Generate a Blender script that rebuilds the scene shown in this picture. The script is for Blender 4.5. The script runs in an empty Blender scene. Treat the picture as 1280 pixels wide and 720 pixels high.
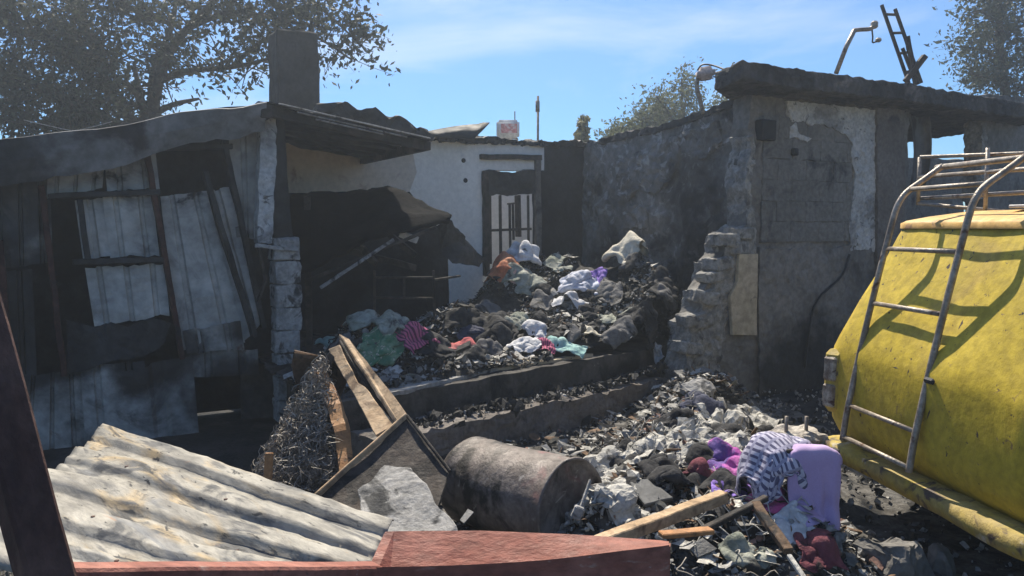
import bpy, bmesh, math, random
import numpy as np
from mathutils import Vector, Matrix, noise as mn
random.seed(7); RNG = np.random.default_rng(7)
S = bpy.context.scene
C = S.collection
# ------------------------------------------------------------------ camera, sky, sun, exposure
FPX = 985.0; PITCH = math.atan(75/FPX); CAMZ = 1.6
cam_d = bpy.data.cameras.new('camera'); cam = bpy.data.objects.new('camera', cam_d); C.objects.link(cam)
cam.location = (0, 0, CAMZ); cam.rotation_euler = (math.pi/2 - PITCH, 0, 0)
cam_d.sensor_width = 36; cam_d.lens = 36*FPX/1280; cam_d.clip_end = 3000; cam_d.clip_start = 0.05
S.camera = cam
SUN = Vector((-0.10, 0.57, 0.81)).normalized()
w = bpy.data.worlds.new('World'); S.world = w; w.use_nodes = True
nt = w.node_tree; nt.nodes.clear()
wo = nt.nodes.new('ShaderNodeOutputWorld'); bg = nt.nodes.new('ShaderNodeBackground')
sky = nt.nodes.new('ShaderNodeTexSky'); sky.sky_type = 'NISHITA'; sky.sun_disc = False
sky.sun_elevation = math.asin(SUN.z); sky.sun_rotation = math.atan2(SUN.x, SUN.y)
sky.air_density = 1.0; sky.dust_density = 0.3; sky.ozone_density = 3.5
tc = nt.nodes.new('ShaderNodeTexCoord'); mp = nt.nodes.new('ShaderNodeMapping'); mp.inputs['Scale'].default_value = (1.0, 1.0, 3.2)
cn = nt.nodes.new('ShaderNodeTexNoise'); cn.inputs['Scale'].default_value = 2.3; cn.inputs['Detail'].default_value = 8; cn.inputs['Roughness'].default_value = 0.55; cn.inputs['Distortion'].default_value = 0.6
cr = nt.nodes.new('ShaderNodeValToRGB'); cr.color_ramp.elements[0].position = 0.50; cr.color_ramp.elements[1].position = 0.85
cr.color_ramp.elements[1].color = (0.75, 0.75, 0.75, 1)
cm = nt.nodes.new('ShaderNodeMix'); cm.data_type = 'RGBA'; cm.inputs[7].default_value = (7.0, 7.4, 7.8, 1)
L = nt.links.new
L(tc.outputs['Generated'], mp.inputs[0]); L(mp.outputs[0], cn.inputs['Vector']); L(cn.outputs[0], cr.inputs[0])
tn = nt.nodes.new('ShaderNodeMix'); tn.data_type = 'RGBA'; tn.blend_type = 'MULTIPLY'; tn.inputs[0].default_value = 1; tn.inputs[7].default_value = (0.48, 0.73, 0.98, 1)
L(sky.outputs[0], tn.inputs[6]); L(cr.outputs[0], cm.inputs[0]); L(tn.outputs[2], cm.inputs[6]); L(cm.outputs[2], bg.inputs[0]); L(bg.outputs[0], wo.inputs[0])
bg.inputs[1].default_value = 0.075
sd = bpy.data.lights.new('sun', 'SUN'); sd.energy = 5.0; sd.angle = math.radians(0.5); sd.color = (1.0, 0.91, 0.76)
so = bpy.data.objects.new('sun', sd); C.objects.link(so); so.rotation_euler = SUN.to_track_quat('Z', 'Y').to_euler(); so.location = (0, 0, 30)
S.view_settings.view_transform = 'Standard'; S.view_settings.look = 'None'; S.view_settings.exposure = 0.9; S.view_settings.gamma = 1
S.view_settings.use_curve_mapping = False
S.render.engine = 'CYCLES'

# ------------------------------------------------------------------ layout helpers
def ray(px, py):
    X = (px-640)/FPX; Y = -(py-360)/FPX
    return Vector((X, math.cos(PITCH)+Y*math.sin(PITCH), -math.sin(PITCH)+Y*math.cos(PITCH)))
def P(px, py, d):
    r = ray(px, py); return Vector((0, 0, CAMZ)) + r*(d/r.y)
def PL(px, py, o, n):
    r = ray(px, py); c = Vector((0, 0, CAMZ)); return c + r*((o-c).dot(n)/r.dot(n))
def tag(o, label=None, cat=None, group=None, kind=None):
    if label: o['label'] = label
    if cat: o['category'] = cat
    if group: o['group'] = group
    if kind: o['kind'] = kind
    return o
def thing(name, label, cat, loc=(0, 0, 0), group=None):
    o = bpy.data.objects.new(name, None); C.objects.link(o); o.location = loc
    return tag(o, label, cat, group)
def link(name, me, mat=None, parent=None, smooth=False):
    o = bpy.data.objects.new(name, me); C.objects.link(o)
    if mat is not None and not me.materials: me.materials.append(mat)
    if parent is not None:
        o.parent = parent; o.matrix_parent_inverse = Matrix.Translation(parent.location).inverted() if parent.parent is None else Matrix.Identity(4)
    if smooth: me.polygons.foreach_set('use_smooth', [True]*len(me.polygons))
    return o
def setorigin(o):
    """move a top-level mesh's origin to its base centre"""
    me = o.data; n = len(me.vertices); co = np.empty(n*3); me.vertices.foreach_get('co', co); co = co.reshape(-1, 3)
    c = np.array([(co[:, 0].min()+co[:, 0].max())/2, (co[:, 1].min()+co[:, 1].max())/2, co[:, 2].min()])
    me.vertices.foreach_set('co', (co-c).ravel()); o.location = c; me.update(); return o
def from_bm(name, bm, mat, parent=None, smooth=False):
    me = bpy.data.meshes.new(name); bmesh.ops.recalc_face_normals(bm, faces=bm.faces); bm.to_mesh(me); bm.free()
    return link(name, me, mat, parent, smooth)
def from_py(name, v, f, mat, parent=None, smooth=False):
    me = bpy.data.meshes.new(name); me.from_pydata([tuple(map(float, p)) for p in v], [], [tuple(map(int, q)) for q in f]); me.update()
    return link(name, me, mat, parent, smooth)
def nz(p, s=1.0, seed=0):
    return mn.fractal(Vector((p[0]*s+seed*7.3, p[1]*s+seed*3.1, p[2]*s)), 1.0, 2.0, 4)
def refine(bm, L):
    bmesh.ops.triangulate(bm, faces=bm.faces)
    for _ in range(9):
        es = [e for e in bm.edges if e.calc_length() > L]
        if not es: break
        bmesh.ops.subdivide_edges(bm, edges=es, cuts=1)
        bmesh.ops.triangulate(bm, faces=[f for f in bm.faces if len(f.verts) > 3])
def prism(name, pts, vec, mat, parent=None, L=None, amp=0, ns=3.0, bevel=0.0, seed=0, smooth=False):
    """polygon (3D points) extruded by vec, optionally refined and roughened"""
    bm = bmesh.new(); vec = Vector(vec)
    a = [bm.verts.new(p) for p in pts]; b = [bm.verts.new(Vector(p)+vec) for p in pts]; n = len(pts)
    bm.faces.new(a); bm.faces.new(b[::-1])
    for i in range(n): bm.faces.new((a[i], b[i], b[(i+1) % n], a[(i+1) % n]))
    bmesh.ops.recalc_face_normals(bm, faces=bm.faces)
    if bevel: bmesh.ops.bevel(bm, geom=list(bm.edges), offset=bevel, segments=1, affect='EDGES', clamp_overlap=True)
    if L: refine(bm, L)
    if amp:
        for v in bm.verts:
            q = v.co.copy()
            v.co += Vector((nz(q, ns, 1+seed), nz(q, ns, 2+seed), nz(q, ns, 3+seed)))*amp
    return from_bm(name, bm, mat, parent, smooth)
def box(name, c, size, mat, parent=None, rot=None, bevel=0.004, L=None, amp=0, ns=4, seed=0):
    bm = bmesh.new(); bmesh.ops.create_cube(bm, size=1); bmesh.ops.scale(bm, vec=size, verts=bm.verts)
    if bevel: bmesh.ops.bevel(bm, geom=list(bm.edges), offset=bevel, segments=1, affect='EDGES')
    if L: refine(bm, L)
    m = Matrix.Translation(c) @ (rot.to_4x4() if rot is not None else Matrix.Identity(4)); bmesh.ops.transform(bm, matrix=m, verts=bm.verts)
    if amp:
        for v in bm.verts:
            q = v.co.copy(); v.co += Vector((nz(q, ns, 1+seed), nz(q, ns, 2+seed), nz(q, ns, 3+seed)))*amp
    return from_bm(name, bm, mat, parent)
def frame_rot(d, up=Vector((0, 0, 1))):
    z = Vector(d).normalized(); x = up.cross(z)
    if x.length < 1e-3: x = Vector((1, 0, 0))
    x.normalize(); y = z.cross(x); return Matrix((x, y, z)).transposed()
def beam(name, p0, p1, wd, ht, mat, parent=None, roll=0, bevel=0.004, amp=0.0, L=None, seed=0):
    p0 = Vector(p0); p1 = Vector(p1); R = frame_rot(p1-p0) @ Matrix.Rotation(roll, 3, 'Z')
    return box(name, (p0+p1)/2, (wd, ht, (p1-p0).length), mat, parent, R, bevel, L, amp, 4, seed)
def tube_geo(pts, rad, seg=8, cap=True):
    pts = [Vector(p) for p in pts]; n = len(pts)
    rr = rad if isinstance(rad, (list, tuple)) else [rad]*n
    V = []; F = []; x = None
    for i, p in enumerate(pts):
        d = (pts[min(i+1, n-1)]-pts[max(i-1, 0)]).normalized()
        if x is None: x = d.orthogonal().normalized()
        x = (x-d*x.dot(d)).normalized(); y = d.cross(x)
        for k in range(seg):
            a = 2*math.pi*k/seg; V.append(p+(x*math.cos(a)+y*math.sin(a))*rr[i])
    for i in range(n-1):
        for k in range(seg):
            F.append((i*seg+k, i*seg+(k+1) % seg, (i+1)*seg+(k+1) % seg, (i+1)*seg+k))
    if cap: F.append(tuple(range(seg))[::-1]); F.append(tuple(range((n-1)*seg, n*seg)))
    return V, F
def tube(name, pts, rad, mat, parent=None, seg=8):
    V, F = tube_geo(pts, rad, seg); return from_py(name, V, F, mat, parent, True)
def smooth_path(pts, n=6):
    pts = [Vector(p) for p in pts]; out = []
    for i in range(len(pts)-1):
        a = pts[max(i-1, 0)]; b = pts[i]; c = pts[i+1]; d = pts[min(i+2, len(pts)-1)]
        for k in range(n):
            t = k/n; out.append(0.5*((2*b)+(c-a)*t+(2*a-5*b+4*c-d)*t*t+(3*b-a-3*c+d)*t**3))
    out.append(pts[-1]); return out

# ------------------------------------------------------------------ materials
MATS = {}
def M(name, c1, c2=None, scale=3.0, rough=0.85, bump=0.3, bscale=25.0, layers=(), spots=(), metallic=0.0, vari=0.35, stretch=(1, 1, 1), uvpat=None, bdist=0.02, transl=0, lo=0.38, hi=0.62, island=0, rotz=None):
    m = bpy.data.materials.new(name); m.use_nodes = True; nt = m.node_tree; N = nt.nodes; L = nt.links.new
    b = N['Principled BSDF']; b.inputs['Roughness'].default_value = rough; b.inputs['Metallic'].default_value = metallic
    b.inputs['Specular IOR Level'].default_value = 0.3
    geo = N.new('ShaderNodeNewGeometry'); mp = N.new('ShaderNodeMapping'); mp.inputs['Scale'].default_value = stretch
    if rotz is not None: mp.vector_type = 'TEXTURE'; mp.inputs['Rotation'].default_value = (0, 0, rotz)
    L(geo.outputs['Position'], mp.inputs[0])
    pos = mp.outputs[0]
    def noise(s, det=6, dist=0.0, rg=0.6, raw=False):
        t = N.new('ShaderNodeTexNoise'); t.inputs['Scale'].default_value = s; t.inputs['Detail'].default_value = det; t.inputs['Distortion'].default_value = dist; t.inputs['Roughness'].default_value = rg
        L(pos, t.inputs['Vector']); return t.outputs[0]
    def rng(v, a, c, x=0.0, y=1.0):
        t = N.new('ShaderNodeMapRange'); t.interpolation_type = 'SMOOTHSTEP'
        for i, q in enumerate((a, c, x, y)): t.inputs[1+i].default_value = q
        L(v, t.inputs[0]); return t.outputs[0]
    def mix(f, a, c):
        t = N.new('ShaderNodeMix'); t.data_type = 'RGBA'
        for s, q in ((0, f), (6, a), (7, c)):
            if isinstance(q, (tuple, list)): t.inputs[s].default_value = (*q, 1)
            elif isinstance(q, (int, float)): t.inputs[s].default_value = q
            else: L(q, t.inputs[s])
        return t.outputs[2]
    def mul(a, c):
        t = N.new('ShaderNodeMath'); t.operation = 'MULTIPLY'
        for i, q in enumerate((a, c)):
            if isinstance(q, (int, float)): t.inputs[i].default_value = q
            else: L(q, t.inputs[i])
        return t.outputs[0]
    c2 = c2 or c1
    if uvpat:
        col = uvpat(N, L, mix, c1, c2)
        col = mix(rng(noise(scale), 0.35, 0.75, 0, 0.35), col, tuple(0.5*x for x in c1))
    else: col = mix(rng(noise(scale, 6, 0.4), lo, hi), c1, c2)
    if island:
        col_i = mix(geo.outputs['Random Per Island'], tuple(x*(1-island) for x in c1), tuple(min(1, x*(1+island)) for x in c2)); col = mix(0.7, col, col_i)
    for (lc, ls, la, lb, *r) in layers:
        col = mix(rng(noise(ls, 7, r[0] if r else 0.5), la, lb), col, lc)
    for (pp, rad, sc, st) in spots:
        vd = N.new('ShaderNodeVectorMath'); vd.operation = 'DISTANCE'; L(geo.outputs['Position'], vd.inputs[0]); vd.inputs[1].default_value = pp
        ad = N.new('ShaderNodeMath'); ad.operation = 'MULTIPLY_ADD'; L(noise(3.0, 6), ad.inputs[0]); ad.inputs[1].default_value = rad*1.1; L(vd.outputs['Value'], ad.inputs[2])
        col = mix(rng(ad.outputs[0], rad*0.75+rad*0.45, rad*1.25+rad*0.45, st, 0.0), col, sc)
    g = rng(noise(bscale*0.8, 4), 0.25, 0.75, 1-vari, 1+vari*0.3)
    hs = N.new('ShaderNodeVectorMath'); hs.operation = 'SCALE'; L(col, hs.inputs[0]); L(g, hs.inputs['Scale']); L(hs.outputs[0], b.inputs['Base Color'])
    if bump:
        bp = N.new('ShaderNodeBump'); bp.inputs['Strength'].default_value = bump; bp.inputs['Distance'].default_value = bdist
        L(noise(bscale, 8, 0, 0.65), bp.inputs['Height']); L(bp.outputs[0], b.inputs['Normal'])
    L(rng(noise(scale*3), 0.3, 0.7, max(0, rough-0.12), min(1, rough+0.1)), b.inputs['Roughness'])
    if transl:
        tr = N.new('ShaderNodeBsdfTranslucent'); L(hs.outputs[0], tr.inputs[0]); ms = N.new('ShaderNodeMixShader'); ms.inputs[0].default_value = transl
        L(b.outputs[0], ms.inputs[1]); L(tr.outputs[0], ms.inputs[2]); L(ms.outputs[0], N['Material Output'].inputs[0])
    MATS[name] = m; return m
SOOT = (0.012, 0.013, 0.015); CHAR = (0.02, 0.02, 0.021)

# ================================================================== GEOMETRY FRAMES
UF = Vector((0.870, 0.493, 0)).normalized(); NF = Vector((UF.y, -UF.x, 0))     # direction along the facades, outward normal
UP = Vector((0, 0, 1))
C0 = Vector((2.32, 7.5, 0))                                                    # front corner of the masonry house
def fac(px, py, off=0.0): return PL(px, py, C0+NF*off, NF)
BK = C0 - NF*2.9                                                               # a point on the rear wall's plane
def bkw(px, py, off=0.0): return PL(px, py, BK+NF*off, NF)
SH = P(335, 300, 6.5); SH.z = 0                                                # corner post of the shed
def shf(px, py, off=0.0): return PL(px, py, SH+NF*off, NF)

# heightfields ------------------------------------------------------
_lat = RNG.random((257, 257))
def vnoise(x, y, s):
    x = np.asarray(x)*s+60.3; y = np.asarray(y)*s+41.7
    i = np.floor(x).astype(int); j = np.floor(y).astype(int); fx = x-i; fy = y-j; fx = fx*fx*(3-2*fx); fy = fy*fy*(3-2*fy)
    g = lambda a, b: _lat[a % 256, b % 256]
    return (g(i, j)*(1-fx)+g(i+1, j)*fx)*(1-fy)+(g(i, j+1)*(1-fx)+g(i+1, j+1)*fx)*fy-0.5
def fnoise(x, y, s, o=4): return sum(vnoise(x, y, s*2**k)/1.8**k for k in range(o))
FLOOR = 0.46
EL = P(398, 512, 4.95); ER = P(836, 427, 7.62); ED = Vector((ER.x-EL.x, ER.y-EL.y, 0)).normalized(); EN = Vector((-ED.y, ED.x, 0))
HE_IN = [(0.50, 8.75, .75, .72, .74), (-.55, 7.6, .5, .5, .32), (0.5, 7.5, .6, .4, .18), (1.45, 8.2, .45, .65, .60), (1.05, 8.4, .4, .4, .08), (-.15, 8.4, .35, .45, .35), (-.90, 6.35, .42, .33, .28), (.25, 7.15, .55, .3, .10), (1.35, 7.5, .35, .3, .16), (-1.3, 6.6, .3, .3, .2)]
HE_OUT = [(.44, 3.60, .16, .17, .24), (1.22, 5.3, .40, .45, .36), (1.0, 4.6, .5, .5, .27), (1.55, 4.55, .30, .35, .22), (.95, 3.75, .5, .35, .22), (.55, 4.05, .25, .3, .16), (1.35, 3.55, .22, .3, .14), (-1.15, 4.35, .34, .38, .28), (-1.5, 3.3, .6, .5, .38), (-.35, 3.3, .4, .35, .16), (1.65, 6.75, .4, .4, .3), (0.0, 4.95, .6, .3, .08)]
def inside(x, y): return ((x-EL.x)*EN.x+(y-EL.y)*EN.y) > 0
def Hin(x, y):
    z = FLOOR+0*x
    for cx, cy, sx, sy, h in HE_IN: z = z+h*np.exp(-((x-cx)/sx)**2-((y-cy)/sy)**2)
    return z+0.10*fnoise(x, y, 3.2)+.035*fnoise(x, y, 13, 3)+0.03
def Hout(x, y):
    z = 0.02+0*x
    for cx, cy, sx, sy, h in HE_OUT: z = z+h*np.exp(-((x-cx)/sx)**2-((y-cy)/sy)**2)
    return np.maximum(z+(0.09*fnoise(x, y, 3.5)+.03*fnoise(x, y, 13, 3))*np.clip(z*5+.25, 0, 1), -0.02)
def H(x, y):
    x = np.asarray(x, float); y = np.asarray(y, float)
    return np.where(inside(x, y), Hin(x, y), Hout(x, y))

# ================================================================== MATERIALS
m_ground = M('burnt_ground', (0.035, 0.033, 0.031), (0.07, 0.065, 0.06), 1.5, 0.95, 0.6, 30, layers=[(SOOT, 0.9, .45, .6)])
m_rub = M('charred_rubble', (0.022, 0.021, 0.02), (0.06, 0.056, 0.052), 5, 0.95, 0.9, 45, layers=[((0.16, 0.155, 0.15), 9, .58, .72), (SOOT, 3, .5, .62)])
m_rubout = M('ashy_rubble', (0.05, 0.046, 0.042), (0.16, 0.152, 0.14), 6, 0.95, 0.9, 45, layers=[((0.24, 0.235, 0.22), 8, .58, .72), (SOOT, 2.5, .5, .62)])
m_char = M('char', (0.012, 0.012, 0.013), (0.035, 0.034, 0.033), 12, 0.8, 0.6, 60, island=0.6)
m_ash = M('ash', (0.22, 0.215, 0.205), (0.38, 0.37, 0.35), 14, 0.95, 0.5, 60, island=0.5, layers=[((0.05, 0.05, 0.05), 20, .55, .7)])
m_white = M('white_ash', (0.36, 0.35, 0.32), (0.54, 0.52, 0.47), 10, 0.9, 0.7, 40, island=0.3, layers=[((0.10, 0.097, 0.09), 9, .52, .66, 1), ((0.03, 0.03, 0.03), 16, .60, .70)])
m_brown = M('burnt_wood_bits', (0.07, 0.045, 0.028), (0.16, 0.10, 0.06), 10, 0.85, 0.5, 50, island=0.7, layers=[(CHAR, 8, .5, .62)])
m_wire = M('rusty_wire', (0.12, 0.095, 0.07), (0.34, 0.31, 0.27), 8, 0.6, 0, island=0.5)
m_facade = M('sooty_concrete_wall', (0.155, 0.147, 0.136), (0.215, 0.204, 0.188), 1.6, 0.9, 0.5, 22, layers=[((0.075, 0.072, 0.068), 2.2, .54, .72), ((0.26, 0.25, 0.235), 6, .66, .74)], spots=[((3.0, 7.8, 0.0), 0.8, SOOT, .9), ((4.2, 8.4, 0.2), 1.0, SOOT, .9)])
m_block = M('dark_block', (0.155, 0.15, 0.14), (0.20, 0.194, 0.18), 2.0, 0.92, 0.6, 30, layers=[((0.05, 0.052, 0.055), 3, .52, .7)], spots=[((3.0, 7.8, 0.0), 0.9, SOOT, .9)])
m_plaster = M('pale_plaster', (0.44, 0.44, 0.43), (0.53, 0.525, 0.51), 3, 0.9, 0.5, 35, layers=[((0.10, 0.10, 0.10), 7, .58, .68, 1.5), ((0.2, 0.2, 0.2), 2, .5, .65)])
m_pillar = M('brownish_pillar', (0.135, 0.118, 0.105), (0.185, 0.165, 0.15), 2.5, 0.9, 0.5, 35, layers=[((0.05, 0.05, 0.05), 4, .55, .7)])
m_rough = M('broken_masonry', (0.20, 0.195, 0.185), (0.34, 0.33, 0.305), 9, 0.95, 0.8, 40, layers=[((0.10, 0.098, 0.095), 7, .55, .66)])
m_slab = M('burnt_roof_slab', (0.04, 0.04, 0.04), (0.075, 0.072, 0.07), 3, 0.92, 0.7, 25, layers=[((0.17, 0.15, 0.14), 3.2, .60, .70), ((0.018, 0.018, 0.02), 2.0, .50, .64)])
m_side = M('scorched_plaster', (0.16, 0.153, 0.143), (0.25, 0.24, 0.224), 2.2, 0.92, 0.8, 18, layers=[((0.40, 0.395, 0.385), 4.0, .545, .64, 1.8), ((0.035, 0.037, 0.04), 1.8, .52, .66)], spots=[((2.0, 7.9, 0.9), 0.85, SOOT, .95), ((1.2, 9.5, 1.0), 0.6, SOOT, .7), ((1.9, 8.3, 1.9), .5, SOOT, .5)], bdist=.04)
m_backw = M('white_plaster', (0.76, 0.735, 0.68), (0.82, 0.79, 0.73), 1.2, 0.9, 0.2, 25, layers=[((0.60, 0.60, 0.59), 3, .62, .78)], vari=.12)
m_beige = M('beige_plaster', (0.56, 0.48, 0.39), (0.62, 0.54, 0.45), 1.6, 0.9, 0.3, 25, layers=[((0.30, 0.2, 0.17), 2.5, .6, .72)], vari=.15)
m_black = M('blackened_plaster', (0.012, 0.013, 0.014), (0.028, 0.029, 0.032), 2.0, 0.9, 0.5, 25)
m_tan = M('tan_board', (0.42, 0.35, 0.24), (0.48, 0.40, 0.29), 3, 0.8, 0.3, 20, layers=[((0.14, 0.12, 0.1), 7, .62, .74)])
m_sheet = M('burnt_sheet_metal', (0.30, 0.29, 0.265), (0.44, 0.42, 0.385), 1.8, 0.6, 0.25, 12, layers=[((0.12, 0.118, 0.112), 1.9, .50, .66, 1.2), ((0.02, 0.02, 0.022), 1.3, .62, .7, .8), ((0.16, 0.09, 0.06), 4, .66, .74)], spots=[((-3.4, 5.7, 1.0), .7, SOOT, .95), ((-2.75, 6.0, .62), .38, SOOT, .95), ((-2.05, 6.35, .9), .33, SOOT, .9), ((-2.2, 6.3, .2), .45, SOOT, .9), ((-3.5, 5.6, 1.75), .35, SOOT, .8)])
m_sheet2 = M('pale_sheet_metal', (0.38, 0.37, 0.345), (0.48, 0.465, 0.43), 1.8, 0.6, 0.25, 12, layers=[((0.24, 0.235, 0.225), 2.2, .52, .68, 1.2), ((0.04, 0.04, 0.042), 2.2, .64, .70, 1.0), ((0.26, 0.19, 0.16), 2, .66, .76)])
m_roofsheet = M('sooty_roof_sheet', (0.085, 0.085, 0.087), (0.15, 0.15, 0.15), 2, 0.7, 0.3, 15, layers=[(SOOT, 1.5, .5, .65)])
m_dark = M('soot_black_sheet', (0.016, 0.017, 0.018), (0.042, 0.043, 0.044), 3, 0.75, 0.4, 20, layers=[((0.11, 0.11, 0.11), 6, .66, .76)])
m_rust = M('red_rust_steel', (0.035, 0.014, 0.012), (0.075, 0.026, 0.02), 5, 0.75, 0.4, 40, layers=[((0.025, 0.02, 0.02), 4, .55, .66)])
m_darkrust = M('dark_rusty_post', (0.075, 0.037, 0.028), (0.13, 0.07, 0.053), 9, 0.7, 0.5, 50, layers=[((0.28, 0.26, 0.24), 11, .66, .76), ((0.02, 0.014, 0.012), 5, .55, .68)], stretch=(1, 1, .5))
m_redox = M('red_oxide_steel', (0.27, 0.095, 0.065), (0.35, 0.14, 0.10), 6, 0.65, 0.35, 50, layers=[((0.50, 0.36, 0.29), 9, .62, .76, 2), ((0.2, 0.06, 0.045), 5, .52, .72, 1), ((0.07, 0.05, .045), 22, .66, .72), ((.55, .5, .45), 30, .69, .73)], stretch=(.5, 1, 1))
m_galv = M('burnt_corrugated_zinc', (0.21, 0.20, 0.178), (0.34, 0.32, 0.275), 5, 0.65, 0.25, 30, metallic=0.1, stretch=(2.6, 0.75, 1), rotz=-.73, layers=[((0.36, 0.28, 0.17), 4, .52, .68, 1), ((0.10, 0.10, 0.10), 6, .52, .64, 1.2), ((0.045, 0.045, 0.045), 4, .60, .68, 1.5), ((0.17, 0.175, 0.18), 3, .52, .66, 1), ((0.05, 0.05, 0.05), 30, .60, .68), ((0.36, 0.19, 0.10), 7, .68, .76)])
m_yellow = M('old_yellow_paint', (0.47, 0.345, 0.028), (0.54, 0.40, 0.04), 2, 0.62, 0.2, 25, layers=[((0.42, 0.30, 0.05), 1.6, .50, .70, 1), ((0.24, 0.16, 0.06), 11, .64, .70, 1.5), ((0.05, 0.035, 0.025), 18, .66, .69, 1.0), ((0.06, 0.04, 0.03), 8, .665, .69, 1.2), ((0.30, 0.16, 0.06), 6, .68, .74, 1.5), ((0.05, 0.04, 0.03), 26, .665, .70)], vari=.3)
m_vroof = M('orange_roof_tone', (0.60, 0.36, 0.10), (0.64, 0.42, 0.15), 4, 0.6, 0.2, 25, layers=[((0.25, 0.14, 0.08), 6, .6, .7)])  # van roof in a paler, more orange tone than the body
m_bumper = M('peeling_bumper_paint', (0.42, 0.31, 0.05), (0.36, 0.27, 0.09), 4, 0.7, 0.4, 30, layers=[((0.10, 0.07, 0.05), 7, .54, .64, 1), ((0.55, 0.52, 0.46), 5, .6, .7)])
m_pipe = M('worn_steel_pipe', (0.22, 0.185, 0.15), (0.36, 0.32, 0.27), 9, 0.45, 0.3, 60, metallic=0.4, layers=[((0.10, 0.05, 0.03), 12, .56, .68), ((.4, .38, .35), 10, .66, .74)])
m_lens = M('cracked_lamp_lens', (0.16, 0.12, 0.09), (0.36, 0.33, 0.27), 14, 0.35, 0.5, 50, layers=[((0.06, 0.02, 0.015), 9, .55, .62)])
m_rubber = M('tyre_rubber', (0.02, 0.02, 0.02), (0.035, 0.033, 0.03), 6, 0.85, 0.3, 60)
m_blackp = M('black_plastic', (0.015, 0.015, 0.015), (0.03, 0.03, 0.03), 6, 0.5, 0.1, 60)
m_wood = M('scorched_timber', (0.42, 0.29, 0.17), (0.52, 0.38, 0.24), 5, 0.8, 0.4, 35, stretch=(1, 1, 1), layers=[((0.26, 0.17, 0.10), 7, .52, .66, 1), ((0.06, 0.045, 0.035), 4, .60, .70, 1)])
m_wooddk = M('charred_plank', (0.035, 0.03, 0.026), (0.075, 0.06, 0.05), 5, 0.8, 0.5, 35, layers=[((0.20, 0.16, 0.12), 6, .64, .74), ((0.012, .012, .012), 3, .5, .62)])
m_woodor = M('orange_varnished_wood', (0.38, 0.18, 0.07), (0.46, 0.24, 0.10), 6, 0.6, 0.3, 40, layers=[((0.10, 0.06, 0.03), 9, .6, .7)])
m_ashboard = M('ash_covered_board', (0.26, 0.255, 0.245), (0.36, 0.35, 0.335), 6, 0.9, 0.6, 40, layers=[((0.05, 0.05, 0.05), 4, .52, .64, 1.5), ((.5, .49, .46), 8, .64, .74)])
m_barrel = M('burnt_drum_steel', (0.14, 0.118, 0.105), (0.23, 0.20, 0.18), 5, 0.6, 0.4, 35, metallic=0.1, layers=[((0.24, 0.11, 0.11), 3.5, .55, .70), ((0.03, 0.028, 0.026), 2.6, .47, .60, 1.2), ((0.42, 0.39, 0.35), 9, .62, .73, 1.5)])
m_conc = M('rough_concrete', (0.40, 0.36, 0.31), (0.52, 0.48, 0.42), 8, 0.95, 0.8, 45, layers=[((0.2, 0.18, 0.16), 12, .56, .7)])
m_floor = M('burnt_floor_slab', (0.05, 0.046, 0.042), (0.09, 0.082, 0.075), 3, 0.92, 0.6, 30, layers=[(SOOT, 2, .5, .64), ((0.2, 0.19, 0.175), 10, .66, .74)])
m_leaf = M('tree_leaves', (0.035, 0.042, 0.028), (0.06, 0.068, 0.042), 2, 0.7, 0, island=0.45, transl=0.35)
m_leafol = M('olive_leaves', (0.10, 0.12, 0.065), (0.15, 0.165, 0.09), 2, 0.7, 0, island=0.4, transl=0.35)
m_pine = M('pine_needles', (0.055, 0.075, 0.055), (0.085, 0.105, 0.07), 2, 0.7, 0, island=0.4, transl=0.3)
m_leafyl = M('yellowing_leaves', (0.16, 0.16, 0.07), (0.22, 0.21, 0.10), 2, 0.7, 0, island=0.3, transl=0.35)
m_bark = M('bark', (0.06, 0.048, 0.04), (0.10, 0.085, 0.07), 8, 0.9, 0.6, 30)
m_grass = M('grass', (0.07, 0.12, 0.03), (0.12, 0.17, 0.05), 4, 0.8, 0, island=.4, transl=.3)

# ================================================================== GROUND AND FLOOR
def grid_obj(name, xs, ys, zf, mat, keep=None, kind=None):
    X, Y = np.meshgrid(xs, ys); Z = zf(X, Y); nx = len(xs); V = np.stack([X, Y, Z], -1).reshape(-1, 3)
    idx = np.arange(len(V)).reshape(len(ys), nx); F = np.stack([idx[:-1, :-1], idx[:-1, 1:], idx[1:, 1:], idx[1:, :-1]], -1).reshape(-1, 4)
    if keep is not None:
        cx = V[F].mean(1); F = F[keep(cx[:, 0], cx[:, 1])]
    me = bpy.data.meshes.new(name); me.from_pydata(V.tolist(), [], F.tolist()); me.update()
    o = link(name, me, mat, None, True)
    if kind: o['kind'] = kind
    return o
g = from_py('ground', [(-900, -900, -0.03), (900, -900, -0.03), (900, 1500, -0.03), (-900, 1500, -0.03)], [(0, 1, 2, 3)], m_ground); g['kind'] = 'structure'
o = grid_obj('rubble', np.arange(-3.6, 2.5, .035), np.arange(1.6, 7.4, .035), lambda x, y: Hout(x, y)-0.02, m_rubout, lambda x, y: ((x-EL.x)*EN.x+(y-EL.y)*EN.y) < -0.05, 'stuff')
tag(o, 'ashy rubble and cinders spread over the ground outside the burnt room', 'rubble')
RX = np.arange(-2.6, 2.2, .03)
def keep_in(x, y):
    s = (x-EL.x)*EN.x+(y-EL.y)*EN.y
    b = (x-C0.x)*UF.x+(y-C0.y)*UF.y; k = (x-BK.x)*NF.x+(y-BK.y)*NF.y
    e = (x-EL.x)*ED.x+(y-EL.y)*ED.y; q_ = (x-SH.x)*NF.x+(y-SH.y)*NF.y
    return (s > 0.10) & (b < 0.05) & (k > -0.05) & ((e > 0.05) | (q_ < -.3)) & ((x-SH.x)*UF.x+(y-SH.y)*UF.y > -.1)
o = grid_obj('charred_heap', RX, np.arange(4.9, 10.4, .03), lambda x, y: Hin(x, y)-0.02, m_rub, keep_in, 'stuff')
tag(o, 'black charred heap filling the roofless room', 'rubble')
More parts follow.
